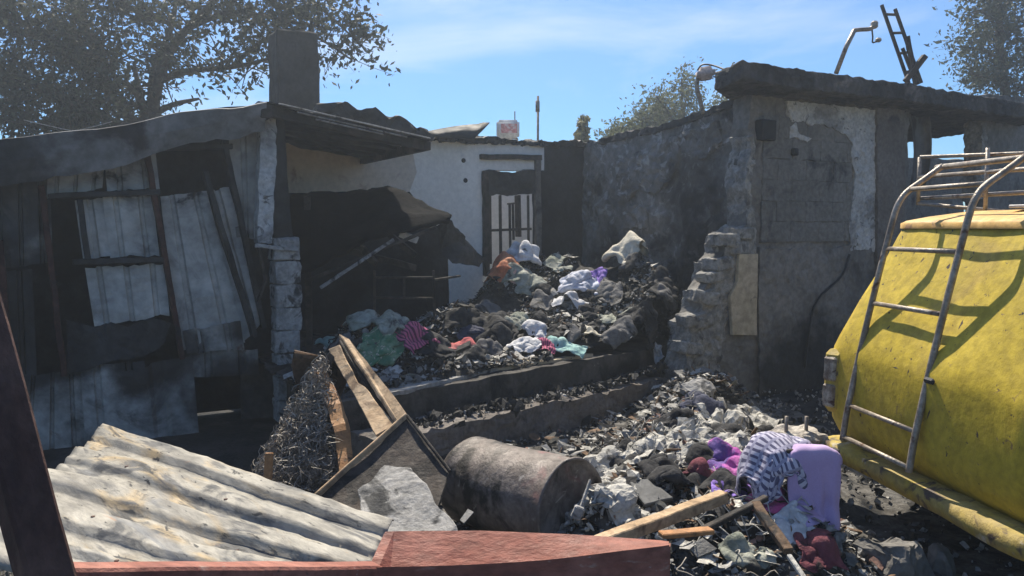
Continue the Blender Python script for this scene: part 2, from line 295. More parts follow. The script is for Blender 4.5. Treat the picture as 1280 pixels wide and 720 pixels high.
# raised floor of the roofless room
fl = thing('floor_platform', 'raised burnt floor slab of the roofless room with a low step below its edge', 'floor', (EL.x, EL.y, 0)); 
fl['kind'] = 'structure'; del fl['category']
pl = [EL, ER, C0+UF*(-.55)-NF*.2, C0-NF*2.9, C0-NF*2.9-UF*4.2, SH-NF*.25-UF*.2, SH+UF*.12-NF*.2]
prism('slab', [Vector((p.x, p.y, FLOOR)) for p in pl], (0, 0, -0.5), m_floor, fl, L=.12, amp=.012, ns=5)
a = P(470, 546, 4.85); b = P(835, 474, 7.15); a.z = .27; b.z = .22
prism('step', [Vector((a.x, a.y, .27)), Vector((b.x, b.y, .22)), Vector((b.x, b.y, .22))+EN*.7, Vector((a.x, a.y, .27))+EN*.7], (0, 0, -0.32), m_pillar, fl, L=.06, amp=.028, ns=7)
# thin pale floor boards on the edge of the slab
for i, (q, wd) in enumerate([((482, 500, 636, 455), .26), ((596, 466, 742, 441), .22)]):
    p0 = P(q[0], q[1], 5.25+i*.85); p1 = P(q[2], q[3], 6.35+i*.6); p0.z = FLOOR+.02; p1.z = FLOOR+.025
    prism('floor_board', [p0, p1, p1+EN*wd, p0+EN*wd*.9], (0, 0, -.03), m_ashboard if i == 0 else m_tan, fl, L=.08, amp=.01, ns=8, seed=i)

# ================================================================== MASONRY HOUSE (right)
hs = thing('burnt_house', 'burnt grey masonry house with a blackened flat roof slab and a broken wall end', 'house', C0)
def V0(p, z): return Vector((p.x, p.y, z))
fp = [(852, 520), (853, 462), (862, 430), (864, 404), (874, 384), (880, 362), (892, 346), (894, 326), (905, 314), (909, 296), (920, 288), (931, 282), (935, 256), (931, 232), (934, 205), (940, 186), (936, 160), (941, 112), (1136, 118), (1134, 318), (1228, 322), (1230, 118), (1310, 122), (1310, 530)]
prism('front_wall', [fac(*q) for q in fp], -NF*.22, m_facade, hs, L=.07, amp=.022, ns=6)
# crumbling lighter edge of the broken wall end
edge = [(853, 470), (862, 432), (864, 404), (876, 398), (880, 366), (892, 360), (894, 330), (906, 326), (909, 296), (922, 290), (933, 282), (945, 280), (946, 318), (930, 322), (922, 352), (913, 380), (905, 420), (898, 470), (880, 480)]
prism('broken_edge', [fac(*q, .03) for q in edge], -NF*.28, m_rough, hs, L=.04, amp=.022, ns=13)
edge = [(934, 282), (935, 256), (931, 232), (934, 205), (940, 186), (937, 170), (942, 168), (944, 200), (938, 235), (941, 258), (945, 280)]
prism('broken_edge', [fac(*q, .015) for q in edge], -NF*.26, m_rough, hs, L=.04, amp=.02, ns=13)  # thin paler strip up the wall end paints its lit edge
random.seed(3)
for i, (x, y, sz) in enumerate([(912, 300, .12), (932, 292, .11), (896, 345, .10), (886, 372, .12), (872, 400, .11), (926, 310, .12), (905, 330, .12), (880, 402, .1), (866, 436, .11)]):
    p = fac(x, y, .05); box('brick', p-NF*.08, (sz*2.0, .2, sz), m_rough, hs, Matrix.Rotation(math.atan2(UF.y, UF.x)+random.uniform(-.3, .3), 3, 'Z') @ Matrix.Rotation(random.uniform(-.25, .25), 3, 'Y'), .012, .05, .012, 14, i)
prism('jamb_board', [fac(*q, .075) for q in [(916, 419), (914, 370), (922, 352), (924, 318), (948, 317), (946, 419)]], -NF*.04, m_tan, hs, L=.06, amp=.006, bevel=.004)
# plaster frame round the blocked doorway
prism('plaster', [fac(*q, .03) for q in [(984, 126), (1040, 131), (1098, 138), (1098, 200), (1096, 250), (1099, 316), (1080, 311), (1064, 314), (1062, 285), (1066, 250), (1070, 220), (1064, 196), (1066, 180), (1058, 168), (1040, 160), (1024, 154), (1014, 157), (1004, 151), (990, 152), (986, 138)]], -NF*.04, m_plaster, hs, L=.035, amp=.014, ns=14)
prism('plaster', [fac(*q, .03) for q in [(988, 158), (996, 153), (1000, 168), (1014, 173), (1008, 178), (994, 172), (988, 174)]], -NF*.035, m_plaster, hs, L=.02, amp=.012, ns=14)
prism('pillar', [fac(*q, .06) for q in [(1097, 112), (1131, 114), (1131, 470), (1097, 460)]], -NF*.1, m_pillar, hs, L=.06, amp=.012, ns=8)
prism('lower_render', [fac(*q, .025) for q in [(949, 309), (985, 312), (1010, 308), (1040, 312), (1062, 306), (1094, 311), (1095, 480), (1080, 500), (990, 490), (950, 492), (949, 430)]], -NF*.04, m_facade, hs, L=.06, amp=.016, ns=9)
# blocks of the infill
zb = 1.46; r = 0
u0 = (fac(952, 200)-C0).dot(UF); u1 = (fac(1064, 200)-C0).dot(UF)
while zb < 2.55:
    x = u0-(.2 if r % 2 else 0)
    while x < u1-.02:
        xa = max(x+.0015, u0); xb = min(x+.40-.0015, u1)
        if xb-xa > .05: box('block', C0+UF*((xa+xb)/2)+NF*.004+UP*(zb+.1), (xb-xa, .03, .1975), m_block, hs, Matrix.Rotation(math.atan2(UF.y, UF.x), 3, 'Z'), .003, .06, .008, 9, r)
        x += .40
    zb += .2; r += 1
box('dark_recess_box', fac(957, 163, .03), (.19, .1, .19), m_dark, hs, Matrix.Rotation(math.atan2(UF.y, UF.x), 3, 'Z'), .01)  # raised black box standing in for the dark of a niche
box('dark_recess_box', fac(993, 190, .03), (.07, .06, .07), m_dark, hs, Matrix.Rotation(math.atan2(UF.y, UF.x), 3, 'Z'), .01)  # smaller black box, painted darkness of a hole in the wall
tube('conduit', smooth_path([fac(1062, 318, .05), fac(1052, 345, .06), fac(1022, 375, .05), fac(1012, 410, .05), fac(1006, 460, .05)], 5), .012, m_blackp, hs, 6)
# side wall of the roofless room
def sw(px, py): return PL(px, py, C0, UF)
top = [(938, 119), (925, 124), (905, 131), (886, 139), (860, 147), (842, 154), (815, 162), (790, 166), (765, 172), (748, 177)]
tp = [sw(*q) for q in top]; end = C0-NF*2.9; tp.append(V0(end, tp[-1].z-.02))
prism('side_wall', [V0(tp[0]-NF*0, .3)]+tp+[V0(end, .3)], UF*.2, m_side, hs, L=.06, amp=.03, ns=5)
prism('side_wall_coping', [p+UP*.02+UF*(-.02) for p in tp[:-1]]+[p+UP*-.05+UF*(-.02) for p in tp[:-1]][::-1], UF*.26, m_slab, hs, L=.08, amp=.03, ns=9)
# loose flaps of render on the side wall
for i, q in enumerate([[(772, 205), (800, 190), (828, 178), (850, 168), (852, 186), (846, 215), (826, 240), (800, 238), (780, 256), (772, 250)], [(775, 262), (800, 256), (812, 262), (810, 285), (778, 284)], [(858, 166), (900, 150), (905, 176), (880, 200), (862, 196)]]):
    prism('render_patch', [sw(*p)-UF*.035 for p in q], UF*.05, m_side, hs, L=.05, amp=.035, ns=11, seed=i)
# roof slab and beam
zt = fac(930, 70, .35).z; ztr = fac(1290, 131, .35).z
def roofpt(px, z, off): p = fac(px, 100, off); return Vector((p.x, p.y, z))
sl = [roofpt(916, zt-.07, .28), roofpt(928, zt-.03, .36), roofpt(1000, zt-.05, .36), roofpt(1130, (zt+ztr)/2, .36), roofpt(1310, ztr, .36)]
f_, bk_ = [], []
prism('roof_slab', sl+[sl[-1]-NF*3.6+UF*1.2, C0-NF*.9+UF*.8+UP*(zt-.05), Vector((sl[0].x, sl[0].y, sl[0].z))-NF*.3+UF*.08], (0, 0, -.17), m_slab, hs, L=.06, amp=.018, ns=14, bevel=.012)
q = [fac(945, 100, .12), fac(1310, 100, .12)]; zb0 = fac(1000, 128).z
prism('ring_beam', [V0(q[0], zt-.14), V0(q[1], ztr-.1), V0(q[1], fac(1300, 150).z), V0(fac(1140, 100, .12), fac(1140, 140).z), V0(q[0], zb0+.01)], -NF*.36, m_slab, hs, L=.07, amp=.025, ns=8)
# inside of the right-hand room
rw = [C0-NF*2.2+UF*1.5, C0-NF*2.2+UF*7.0]
prism('rear_wall', [V0(rw[0], 0), V0(rw[1], 0), V0(rw[1], 2.70), V0(rw[0], 2.60)], -NF*.2, m_block, hs, L=.15, amp=.03)
prism('partition_wall', [V0(C0+UF*1.05-NF*.25, 0), V0(C0+UF*1.05-NF*2.2, 0), V0(C0+UF*1.05-NF*2.2, 2.5), V0(C0+UF*1.05-NF*.25, 2.6)], UF*.15, m_black, hs)
prism('broken_jamb', [fac(*q, .02) for q in [(1226, 150), (1232, 150), (1234, 190), (1229, 250), (1222, 250), (1227, 205)]], -NF*.2, m_rough, hs, L=.04, amp=.03, ns=9)
# curled door sheet hanging in the opening
V = []; F = []
for j in range(9):
    for i in range(9):
        t = i/8; s = j/8; p = fac(1136+26*t*(1-.25*s)+6*math.sin(s*3), 142+94*s, -.10-.10*math.sin(t*3.0)-.05*s); V.append(p)
for j in range(8):
    for i in range(8): F.append((j*9+i, j*9+i+1, j*9+i+10, j*9+i+9))
o = from_py('hanging_sheet', V, F, m_roofsheet, hs, True); o.modifiers.new('s', 'SOLIDIFY').thickness = .006

# things standing on the slab
lp = thing('bent_lamp_pole', 'bent thin metal lamp pole rising from the flat roof slab', 'pole', P(1045, 82, 7.6))
tube('pole', [P(1045, 92, 7.6), P(1058, 58, 7.6), P(1068, 38, 7.6)], .022, m_pipe, lp)
tube('arm', smooth_path([P(1067, 38, 7.6), P(1076, 37, 7.6), P(1088, 36, 7.6), P(1093, 31, 7.6)]), .02, m_pipe, lp)
from mathutils import Euler
box('lamp_head', P(1093, 31, 7.6), (.06, .06, .07), m_pipe, lp, None, .015)
tube('cable', smooth_path([P(1090, 36, 7.6), P(1091, 46, 7.6), P(1091, 53, 7.6), P(1097, 51, 7.6)]), .008, m_blackp, lp, 5)
box('lamp_socket', P(1098, 50, 7.6), (.05, .05, .04), m_pipe, lp, None, .012)
ld = thing('wooden_ladder', 'charred wooden ladder sticking up above the flat roof slab', 'ladder', P(1134, 100, 8.3))
r0 = [P(1102, 6, 8.3), P(1136, 104, 8.3)]; r1 = [P(1115, 11, 8.2), P(1148, 104, 8.2)]
beam('rail', r0[0], r0[1], .03, .03, m_wooddk, ld); beam('rail', r1[0]+Vector((.03, 0, 0)), r1[1]+Vector((.03, 0, 0)), .03, .03, m_wooddk, ld)
for t in (.12, .36, .62, .86): beam('rung', r0[0].lerp(r0[1], t), r1[0].lerp(r1[1], t-.04)+Vector((.03, 0, 0)), .025, .025, m_wooddk, ld)
pk = thing('crossed_stakes', 'crossed broken charred timber stakes beside the rooftop ladder', 'timber', P(1140, 102, 8.1))
beam('stake', P(1134, 45, 8.1), P(1146, 106, 8.1), .05, .04, m_wooddk, pk, amp=.01, L=.1); beam('stake', P(1157, 70, 8.08), P(1132, 102, 8.08), .06, .05, m_wooddk, pk, amp=.012, L=.1)
beam('stake', P(1128, 60, 8.14), P(1142, 96, 8.14), .03, .03, m_wooddk, pk)
fd = thing('flood_lamp', 'pale weathered flood lamp on a curved pipe above the scorched side wall', 'lamp', P(878, 138, 7.75))
tube('pipe', smooth_path([P(879, 142, 7.75), P(875, 125, 7.75), P(871, 108, 7.75), P(873, 96, 7.75)]), .022, m_pipe, fd)
m_lamp = M('pinkish_lamp', (0.50, 0.40, 0.36), (0.56, 0.46, 0.42), 9, .6, .2, 40)
bm = bmesh.new(); bmesh.ops.create_cube(bm, size=1); bmesh.ops.scale(bm, vec=(.17, .16, .12), verts=bm.verts); bmesh.ops.bevel(bm, geom=list(bm.edges), offset=.035, segments=3, affect='EDGES')
bmesh.ops.transform(bm, matrix=Matrix.Translation(P(882, 92, 7.7)) @ Matrix.Rotation(-.15, 4, 'Y'), verts=bm.verts); from_bm('lamp_head', bm, m_lamp, fd, True)
tube('cable', smooth_path([P(872, 88, 7.7), P(878, 81, 7.7), P(892, 82, 7.65), P(908, 88, 7.5)]), .009, m_blackp, fd, 5)
for dy in (0, 5): tube('bracket', [P(892, 91+dy, 7.7), P(912, 91+dy, 7.45)], .009, m_pipe, fd, 5)

# ================================================================== REAR WALL
bw = thing('rear_wall', 'white plastered rear wall with a burnt-out doorway and a beige left half', 'wall', V0(bkw(600, 200), 0))
tl = [(330, 168), (430, 168), (520, 170)]
prism('beige_plaster', [bkw(*q) for q in [(330, 165), (430, 166), (519, 168), (516, 190), (521, 215), (512, 240), (470, 243), (430, 239), (390, 242), (330, 240)]], -NF*.2, m_beige, bw, L=.1, amp=.008)
prism('blackened_plaster', [bkw(*q) for q in [(330, 240), (390, 242), (430, 239), (470, 243), (512, 240), (540, 275), (560, 300), (562, 450), (330, 450)]], -NF*.2, m_black, bw, L=.1, amp=.01)
prism('white_plaster', [bkw(*q) for q in [(519, 168), (540, 172), (560, 173), (575, 172), (600, 176), (602, 196), (604, 330), (604, 440), (562, 440), (560, 300), (540, 275), (512, 240), (521, 215), (516, 190)]], -NF*.2, m_backw, bw, L=.1, amp=.008)
prism('white_plaster', [bkw(*q) for q in [(600, 176), (625, 176), (640, 178), (660, 177), (680, 181), (680, 213), (602, 213), (602, 196)]], -NF*.2, m_backw, bw, L=.08, amp=.008)
prism('blackened_plaster', [bkw(*q) for q in [(680, 181), (705, 179), (716, 180), (740, 182), (748, 181), (748, 360), (676, 360), (676, 213), (680, 213)]], -NF*.2, m_black, bw, L=.1, amp=.012)
prism('wall_top_rubble', [bkw(*q, .05) for q in [(540, 175), (552, 168), (575, 170), (592, 171), (612, 170), (640, 174), (668, 176), (690, 177), (720, 176), (745, 178), (745, 184), (700, 183), (660, 181), (600, 179), (560, 177)]], -NF*.28, m_dark, bw, L=.04, amp=.04, ns=10)
for x, y in ((579.5, 200.5), (582, 225.5)):
    p = bkw(x, y, .004); tube('hole', [p, p-NF*.006], .028, m_blackp, bw, 10)
beam('lintel', bkw(600, 196, .02), bkw(676, 197, .02), .07, .06, m_wooddk, bw, amp=.01, L=.1)
beam('door_post', bkw(606, 214, .02), bkw(608, 345, .02), .055, .07, m_wooddk, bw, amp=.01, L=.1); beam('door_post', bkw(672, 196, .02), bkw(673, 345, .02), .06, .07, m_pillar, bw, amp=.01, L=.1)
prism('charred_panel', [bkw(*q, .03) for q in [(605, 214), (612, 211), (640, 216), (655, 212), (671, 213), (672, 243), (660, 242), (640, 245), (620, 243), (606, 246)]], -NF*.03, m_dark, bw, L=.05, amp=.02, ns=8)
for x, y1, y2, wd in ((612, 244, 330, .035), (625, 244, 325, .03), (637, 254, 320, .02), (641, 254, 300, .02), (647, 244, 296, .11), (660, 244, 330, .02)):
    beam('bar', bkw(x, y1, -.02), bkw(x+1, y2, -.02), wd, .03, m_wooddk, bw)
beam('bar', bkw(612, 288, -.01), bkw(664, 286, -.01), .04, .03, m_wooddk, bw); beam('bar', bkw(634, 255, -.03), bkw(643, 254, -.03), .02, .02, m_wooddk, bw)
yw = thing('yard_wall', 'pale plastered wall seen through the burnt doorway', 'wall', BK-NF*1.6); pp = [BK-NF*1.6-UF*3, BK-NF*1.6+UF*2]
prism('plaster', [V0(pp[0], 0), V0(pp[1], 0), V0(pp[1], 2.3), V0(pp[0], 2.3)], -NF*.2, m_backw, yw)
an = thing('antenna_pole', 'thin antenna pole standing behind the rear wall', 'pole', V0(P(672, 180, 10.6), 0))
a = P(672.5, 120, 10.6); tube('pole', [V0(a, 0), a], .016, m_pipe, an); tube('clamp', [P(672, 126, 10.6), P(672, 140, 10.6)], .028, m_pipe, an)
tk = thing('water_tank', 'small white rooftop water tank with faded red print on a stand', 'tank', V0(P(635, 178, 14), 0))
m_tank = M('white_plastic', (.62, .61, .6), (.68, .66, .65), 4, .5, .05, 20); m_redpr = M('faded_red_print', (.55, .2, .19), (.6, .3, .28), 14, .6, .05, 30, layers=[((.62, .5, .48), 12, .5, .6)])
c = P(635, 162, 14); bm = bmesh.new(); bmesh.ops.create_cube(bm, size=1); bmesh.ops.scale(bm, vec=(.40, .35, .30), verts=bm.verts); bmesh.ops.bevel(bm, geom=list(bm.edges), offset=.04, segments=3, affect='EDGES'); bmesh.ops.transform(bm, matrix=Matrix.Translation(c), verts=bm.verts)
from_bm('body', bm, m_tank, tk, True); box('print_band', c+Vector((.02, -.176, 0)), (.28, .008, .16), m_redpr, tk, None, .002)
for dx in (-.16, .16): beam('leg', c+Vector((dx, 0, -.15)), V0(c+Vector((dx, 0, 0)), 0), .04, .04, m_pipe, tk)
beam('stay', c+Vector((.12, 0, .15)), c+Vector((.12, 0, .32)), .02, .02, m_pipe, tk)

# ================================================================== SHED (left)
sh = thing('tin_shed', 'burnt shed clad in pale ribbed metal sheets under a sagging gabled roof', 'shed', SH)
def rib_sheet(name, A, B, Cc, D, nr, depth, mat, parent, nl=24, dent=0.02, seed=0, thick=.002, rib=.35, nshift=1, top_rag=0):
    """ribbed sheet: A-B across the ribs at the top, D-C at the bottom; ribs run A->D"""
    A, B, Cc, D = map(Vector, (A, B, Cc, D)); n = ((B-A).cross(D-A)).normalized()*nshift
    ts = []
    for k in range(nr):
        b = k/nr; w_ = 1/nr
        for f, h in ((0, 0), (.5-rib/2-.06, 0), (.5-rib/2, 1), (.5, 1.0), (.5+rib/2, 1), (.5+rib/2+.06, 0), (.8, 0)): ts.append((b+f*w_, h))
    ts.append((1, 0)); V = []; F = []; m_ = len(ts)
    for j in range(nl+1):
        s = j/nl
        for t, h in ts:
            p = A.lerp(B, t).lerp(D.lerp(Cc, t), s)
            p = p+n*(h*depth+dent*nz(p, 1.6, seed)+dent*.35*nz(p, 6, seed+3))
            if top_rag and j == 0: p = p+(D-A).normalized()*abs(nz(p, 7, seed))*top_rag
            if top_rag and j == nl: p = p-(D-A).normalized()*abs(nz(p, 7, seed+5))*top_rag
            V.append(p)
    for j in range(nl):
        for i in range(m_-1): F.append((j*m_+i, j*m_+i+1, (j+1)*m_+i+1, (j+1)*m_+i))
    o = from_py(name, V, F, mat, parent); sm = o.modifiers.new('t', 'SOLIDIFY'); sm.thickness = thick
    return o
def sq(q, off): return [shf(*p, off) for p in q]
def zat(px, z, off=0): return V0(shf(px, 300, off), z)
SHEETS = [([(-40, 236), (62, 208), (66, 330), (-40, 340)], 4, -.02, 2), ([(60, 212), (132, 192), (128, 236), (58, 250)], 3, .01, 3), ([(130, 192), (193, 177), (200, 238), (134, 240)], 2, .015, 4),
          ([(93, 248), (130, 247), (140, 322), (104, 325)], 1, .0, 5), ([(128, 246), (190, 242), (200, 321), (138, 323)], 2, .012, 6), ([(106, 334), (206, 328), (212, 396), (118, 408)], 3, .005, 7),
          ([(200, 245), (258, 238), (306, 428), (224, 440)], 2, .0, 8), ([(256, 240), (286, 232), (330, 400), (304, 430)], 1, -.012, 9), ([(228, 412), (300, 400), (306, 438), (234, 444)], 2, .03, 10), ([(284, 150), (322, 140), (322, 300), (296, 300)], 1, .0, 11),
          ([(238, 438), (322, 436), (324, 468), (240, 474)], 2, .0, 12), ([(100, 458), (180, 450), (192, 566), (108, 572)], 2, .02, 13), ([(150, 462), (240, 444), (250, 552), (160, 562)], 1, .035, 14), ([(30, 468), (100, 460), (108, 572), (20, 580)], 3, -.01, 15), ([(-60, 345), (40, 335), (46, 470), (-60, 480)], 3, -.03, 16)]
for q, nr, off, sd_ in SHEETS:
    pts = sq(q, off); rib_sheet('metal_sheet', pts[0], pts[1], pts[2], pts[3], nr, .022, m_sheet2 if sd_ in (3, 4, 5, 6, 7, 8, 9) else m_sheet, sh, 12, .03, sd_, rib=.14, nshift=1, top_rag=.03)
wl = zat(-50, 0, -.03)
for k in range(3):
    a_ = wl-UF*(.62*k); b_ = wl-UF*(.62*(k+1)-.02); rib_sheet('metal_sheet', V0(b_, 2.0-.13*k), V0(a_, 2.05-.13*k), V0(a_, .02), V0(b_, .02), 3, .022, m_sheet, sh, 12, .03, 50+k, rib=.14, top_rag=.03)
# dark interior lining
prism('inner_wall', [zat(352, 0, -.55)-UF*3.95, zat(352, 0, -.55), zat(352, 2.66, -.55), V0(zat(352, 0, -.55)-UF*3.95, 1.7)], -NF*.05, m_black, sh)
def sbar(q, wd, mat, off=.05, nm='frame_bar'): return beam(nm, shf(q[0], q[1], off), shf(q[2], q[3], off), wd, .04, mat, sh, amp=.008, L=.12)
sbar((182, 182, 228, 448), .075, m_rust, .055, 'frame_post'); sbar((52, 232, 80, 470), .06, m_rust, .04, 'frame_post'); sbar((0, 300, 14, 470), .06, m_rust, .03, 'frame_post')
sbar((60, 246, 200, 240), .10, m_dark); sbar((90, 328, 208, 324), .08, m_dark); sbar((255, 215, 318, 420), .13, m_dark, .045); sbar((100, 250, 110, 330), .05, m_dark, .045); sbar((190, 186, 290, 183), .06, m_dark, .03)
prism('soot_board', [shf(*q, .05) for q in [(84, 400), (118, 410), (140, 402), (160, 410), (190, 398), (215, 405), (205, 430), (180, 446), (140, 450), (110, 462), (84, 470)]], -NF*.02, m_dark, sh, L=.06, amp=.015, ns=9); sbar((276, 160, 330, 410), .07, m_dark, .02)
# corner post: plastered upper half, blockwork lower half
prism('post', [shf(*q, .16) for q in [(324, 126), (346, 130), (345, 200), (343, 240), (341, 304), (322, 304), (324, 220), (325, 180)]], -NF*.15, m_plaster, sh, L=.05, amp=.012, ns=10)
prism('post_shade_strip', [shf(*q, .1) for q in [(345, 135), (353, 140), (368, 330), (372, 440), (350, 310), (343, 300)]], -NF*.1, m_dark, sh, L=.06, amp=.012)  # solid dark strip painted for the shade beside the post
zb = 0.0; k = 0
while zb < 1.46:
    h = .19; p = zat(355+.0*k, zb+h/2+.004, .10); box('block', p+UF*random.uniform(-.008, .008), (.205, .2, h-.008), m_ashboard, sh, Matrix.Rotation(math.atan2(UF.y, UF.x)+random.uniform(-.05, .05), 3, 'Z'), .008, .06, .012, 12, k); zb += h; k += 1
beam('bracket', shf(318, 308, .2), shf(372, 312, .2), .06, .03, m_ashboard, sh, amp=.015, L=.04)
for i, q in enumerate([(322, 306, 332, 350), (332, 350, 322, 378)]): beam('bracket', shf(q[0], q[1], .18), shf(q[2], q[3], .18), .05, .02, m_wooddk, sh)
# gabled roof: ridge runs back from above the corner post
fo = .38
RA = V0(shf(333, 128, fo), shf(333, 127, fo).z); RB = RA-NF*2.45
LA = shf(-90, 232, fo); LA = V0(LA, shf(-90, 190, fo).z); LA = RA+(LA-RA)*1.75; LB = LA-NF*2.45
QA = V0(shf(538, 175, fo-.2), shf(538, 174, fo-.2).z); QB = QA-NF*1.9
rib_sheet('roof_sheet', RA, RB, LB, LA, 6, .03, m_roofsheet, sh, 26, .03, 31, .01, nshift=-1)
rib_sheet('roof_sheet', RB, RA, QA, QB, 6, .03, m_dark, sh, 22, .03, 33, .01, nshift=-1)
# fascia strips along the front edges
V = []; F = []
for i in range(43):
    t = i/24; a = RA.lerp(LA, t/1.75)+NF*.02; hh = .20+.14*min(t, 1); b = a-UP*hh-NF*.12; w_ = nz(a, 2.2, 5)*.05
    V += [a+UP*w_*.5, a.lerp(b, .45)+NF*(.012+nz(a, 3, 2)*.008), b+UP*(w_*.5+.03*nz(a, 5, 9))]
    if i: F += [(3*i-3, 3*i, 3*i+1, 3*i-2), (3*i-2, 3*i+1, 3*i+2, 3*i-1)]
m_fascia = M('grey_fascia_sheet', (0.17, 0.18, 0.185), (0.25, 0.255, 0.26), 2, .7, .3, 15, layers=[((0.05, 0.05, 0.055), 1.6, .52, .66)], spots=[((-3.8, 5.4, 2.0), .8, SOOT, .8)])
o = from_py('fascia', V, F, m_fascia, sh); o.modifiers.new('t', 'SOLIDIFY').thickness = .012
for i, (dz, dn) in enumerate(((.0, .03), (-.035, .035), (-.06, .05))):
    beam('edge_strip', RA.lerp(QA, .06+.1*i)+UP*dz+NF*dn, RA.lerp(QA, .99-.16*i)+UP*dz+NF*dn, .018, .012, m_pipe if i else m_ashboard, sh)
beam('purlin', RA.lerp(QA, .0)+UP*-.05-NF*.1, QA+UP*-.05-NF*.1, .06, .09, m_wooddk, sh); beam('ridge_beam', RA-UP*.07, RB-UP*.07, .08, .1, m_wooddk, sh)
beam('purlin', QA.lerp(QB, .03)-UP*.05, QB-UP*.05, .06, .08, m_wooddk, sh)
# ragged burnt roofing behind the ridge
prism('burnt_roofing', [P(400, 132, 8.2), P(430, 130, 8.2), P(470, 138, 8.3), P(492, 147, 8.4), P(515, 152, 8.6), P(528, 160, 8.6), P(545, 170, 8.6), P(540, 176, 8.6), P(470, 165, 8.4), P(400, 146, 8.2)], -NF*.5, m_dark, sh, L=.07, amp=.06, ns=6)
# curled flap
V = []; F = []
for i in range(11):
    t = i/10; a = P(535+t*77, 163-9*math.sin(t*1.7)+ (2 if t < .9 else 0), 9.0); b = P(540+t*52, 171+3*t, 8.8)
    V += [a, a.lerp(b, .5)+NF*.08*math.sin(t*3), b]
    if i: F += [(3*i-3, 3*i, 3*i+1, 3*i-2), (3*i-2, 3*i+1, 3*i+2, 3*i-1)]
o = from_py('curled_flap', V, F, m_dark, sh, True); o.modifiers.new('t', 'SOLIDIFY').thickness = .012
# fallen dark roof panel inside
fp_ = thing('collapsed_roof_panel', 'collapsed soot-black roof panel hanging down between the shed and the rear wall', 'roof panel', V0(P(460, 300, 7.7), .5))
V = []; F = []; nu, nv = 26, 14
ut = [(362, 243, 7.5), (400, 240, 7.6), (450, 238, 7.8), (478, 232, 7.9), (505, 240, 7.8), (535, 256, 7.6), (565, 268, 7.4)]
lt = [(366, 345, 6.9), (395, 335, 6.9), (425, 318, 6.95), (455, 300, 7.0), (490, 290, 7.0), (525, 284, 7.05), (562, 279, 7.3)]
U_ = smooth_path([P(*q) for q in ut], 4); L_ = smooth_path([P(*q) for q in lt], 4); nu = len(U_)
for i in range(nu):
    for j in range(nv+1):
        s = j/nv; p = U_[i].lerp(L_[i], s); p = p+Vector((0, -.02, .02))*math.sin(s*3.1)+Vector((.03, -.8, .4))*.05*nz(p, 2.5, 4)+Vector((0, 0, .025*nz(p, 8, 2))); V.append(p)
for i in range(nu-1):
    for j in range(nv): F.append((i*(nv+1)+j, i*(nv+1)+j+1, (i+1)*(nv+1)+j+1, (i+1)*(nv+1)+j))
m_panel = M('matt_soot', (0.004, 0.004, 0.005), (0.010, 0.010, 0.011), 3, 1.0, 0.5, 20)
m_panel.node_tree.nodes['Principled BSDF'].inputs['Specular IOR Level'].default_value = .05
o = from_py('panel', V, F, m_panel, fp_, True); o.modifiers.new('t', 'SOLIDIFY').thickness = .03
beam('batten', P(383, 352, 6.8), P(545, 284, 7.1), .035, .03, m_wooddk, fp_, amp=.008, L=.1); beam('batten', P(400, 360, 6.8), P(492, 300, 6.9), .03, .03, m_ashboard, fp_, amp=.008, L=.1)
prism('torn_panel', [P(*q) for q in [(544, 282, 7.6), (562, 276, 7.5), (580, 300, 7.7), (604, 324, 7.9), (596, 332, 7.8), (566, 330, 7.5), (550, 312, 7.5)]], (0.02, .04, 0), m_dark, fp_, L=.06, amp=.03, ns=6)
beam('prop', P(384, 245, 7.4), V0(P(384, 300, 7.3), FLOOR), .06, .06, m_wooddk, fp_)
bf = thing('burnt_bed_frame', 'burnt metal bed frame in the dark below the collapsed roof panel', 'bed frame', V0(P(505, 400, 7.3), FLOOR))
for q in [(468, 347, 7.4, 542, 347, 7.3), (468, 372, 7.4, 542, 373, 7.3), (542, 338, 7.3, 543, 405, 7.3), (468, 338, 7.4, 468, 405, 7.4), (505, 347, 7.35, 505, 372, 7.35), (542, 350, 7.3, 575, 345, 8.0)]: beam('bar', P(*q[:3]), P(*q[3:]), .022, .022, m_wooddk, bf)
for i, q in enumerate([(400, 250, 8.0, 470, 330, 7.6), (430, 248, 8.1, 520, 320, 7.9), (500, 292, 7.3, 522, 300, 7.3), (385, 300, 7.9, 520, 335, 7.6)]): beam('rafter', P(*q[:3]), P(*q[3:]), .05, .06, m_wooddk if i != 2 else m_tank, fp_, amp=.008, L=.1)
# chimney
ch = thing('chimney', 'dark square block chimney rising behind the shed roof', 'chimney', V0(P(367, 130, 10.2), 0))
c = P(367, 90, 10.2); zt_ = P(367, 44, 10.2).z
box('shaft', Vector((c.x, c.y, zt_/2)), (.52, .52, zt_), m_black, ch, Matrix.Rotation(.5, 3, 'Z'), .02, .15, .02)
tag(tube('slack_wire', smooth_path([P(30, 150, 6.4), P(60, 157, 6.3), P(90, 163, 6.2), P(110, 160, 6.2), P(140, 152, 6.2)]), .004, m_ash, None, 4), 'thin slack wire sagging over the shed roof', 'wire')

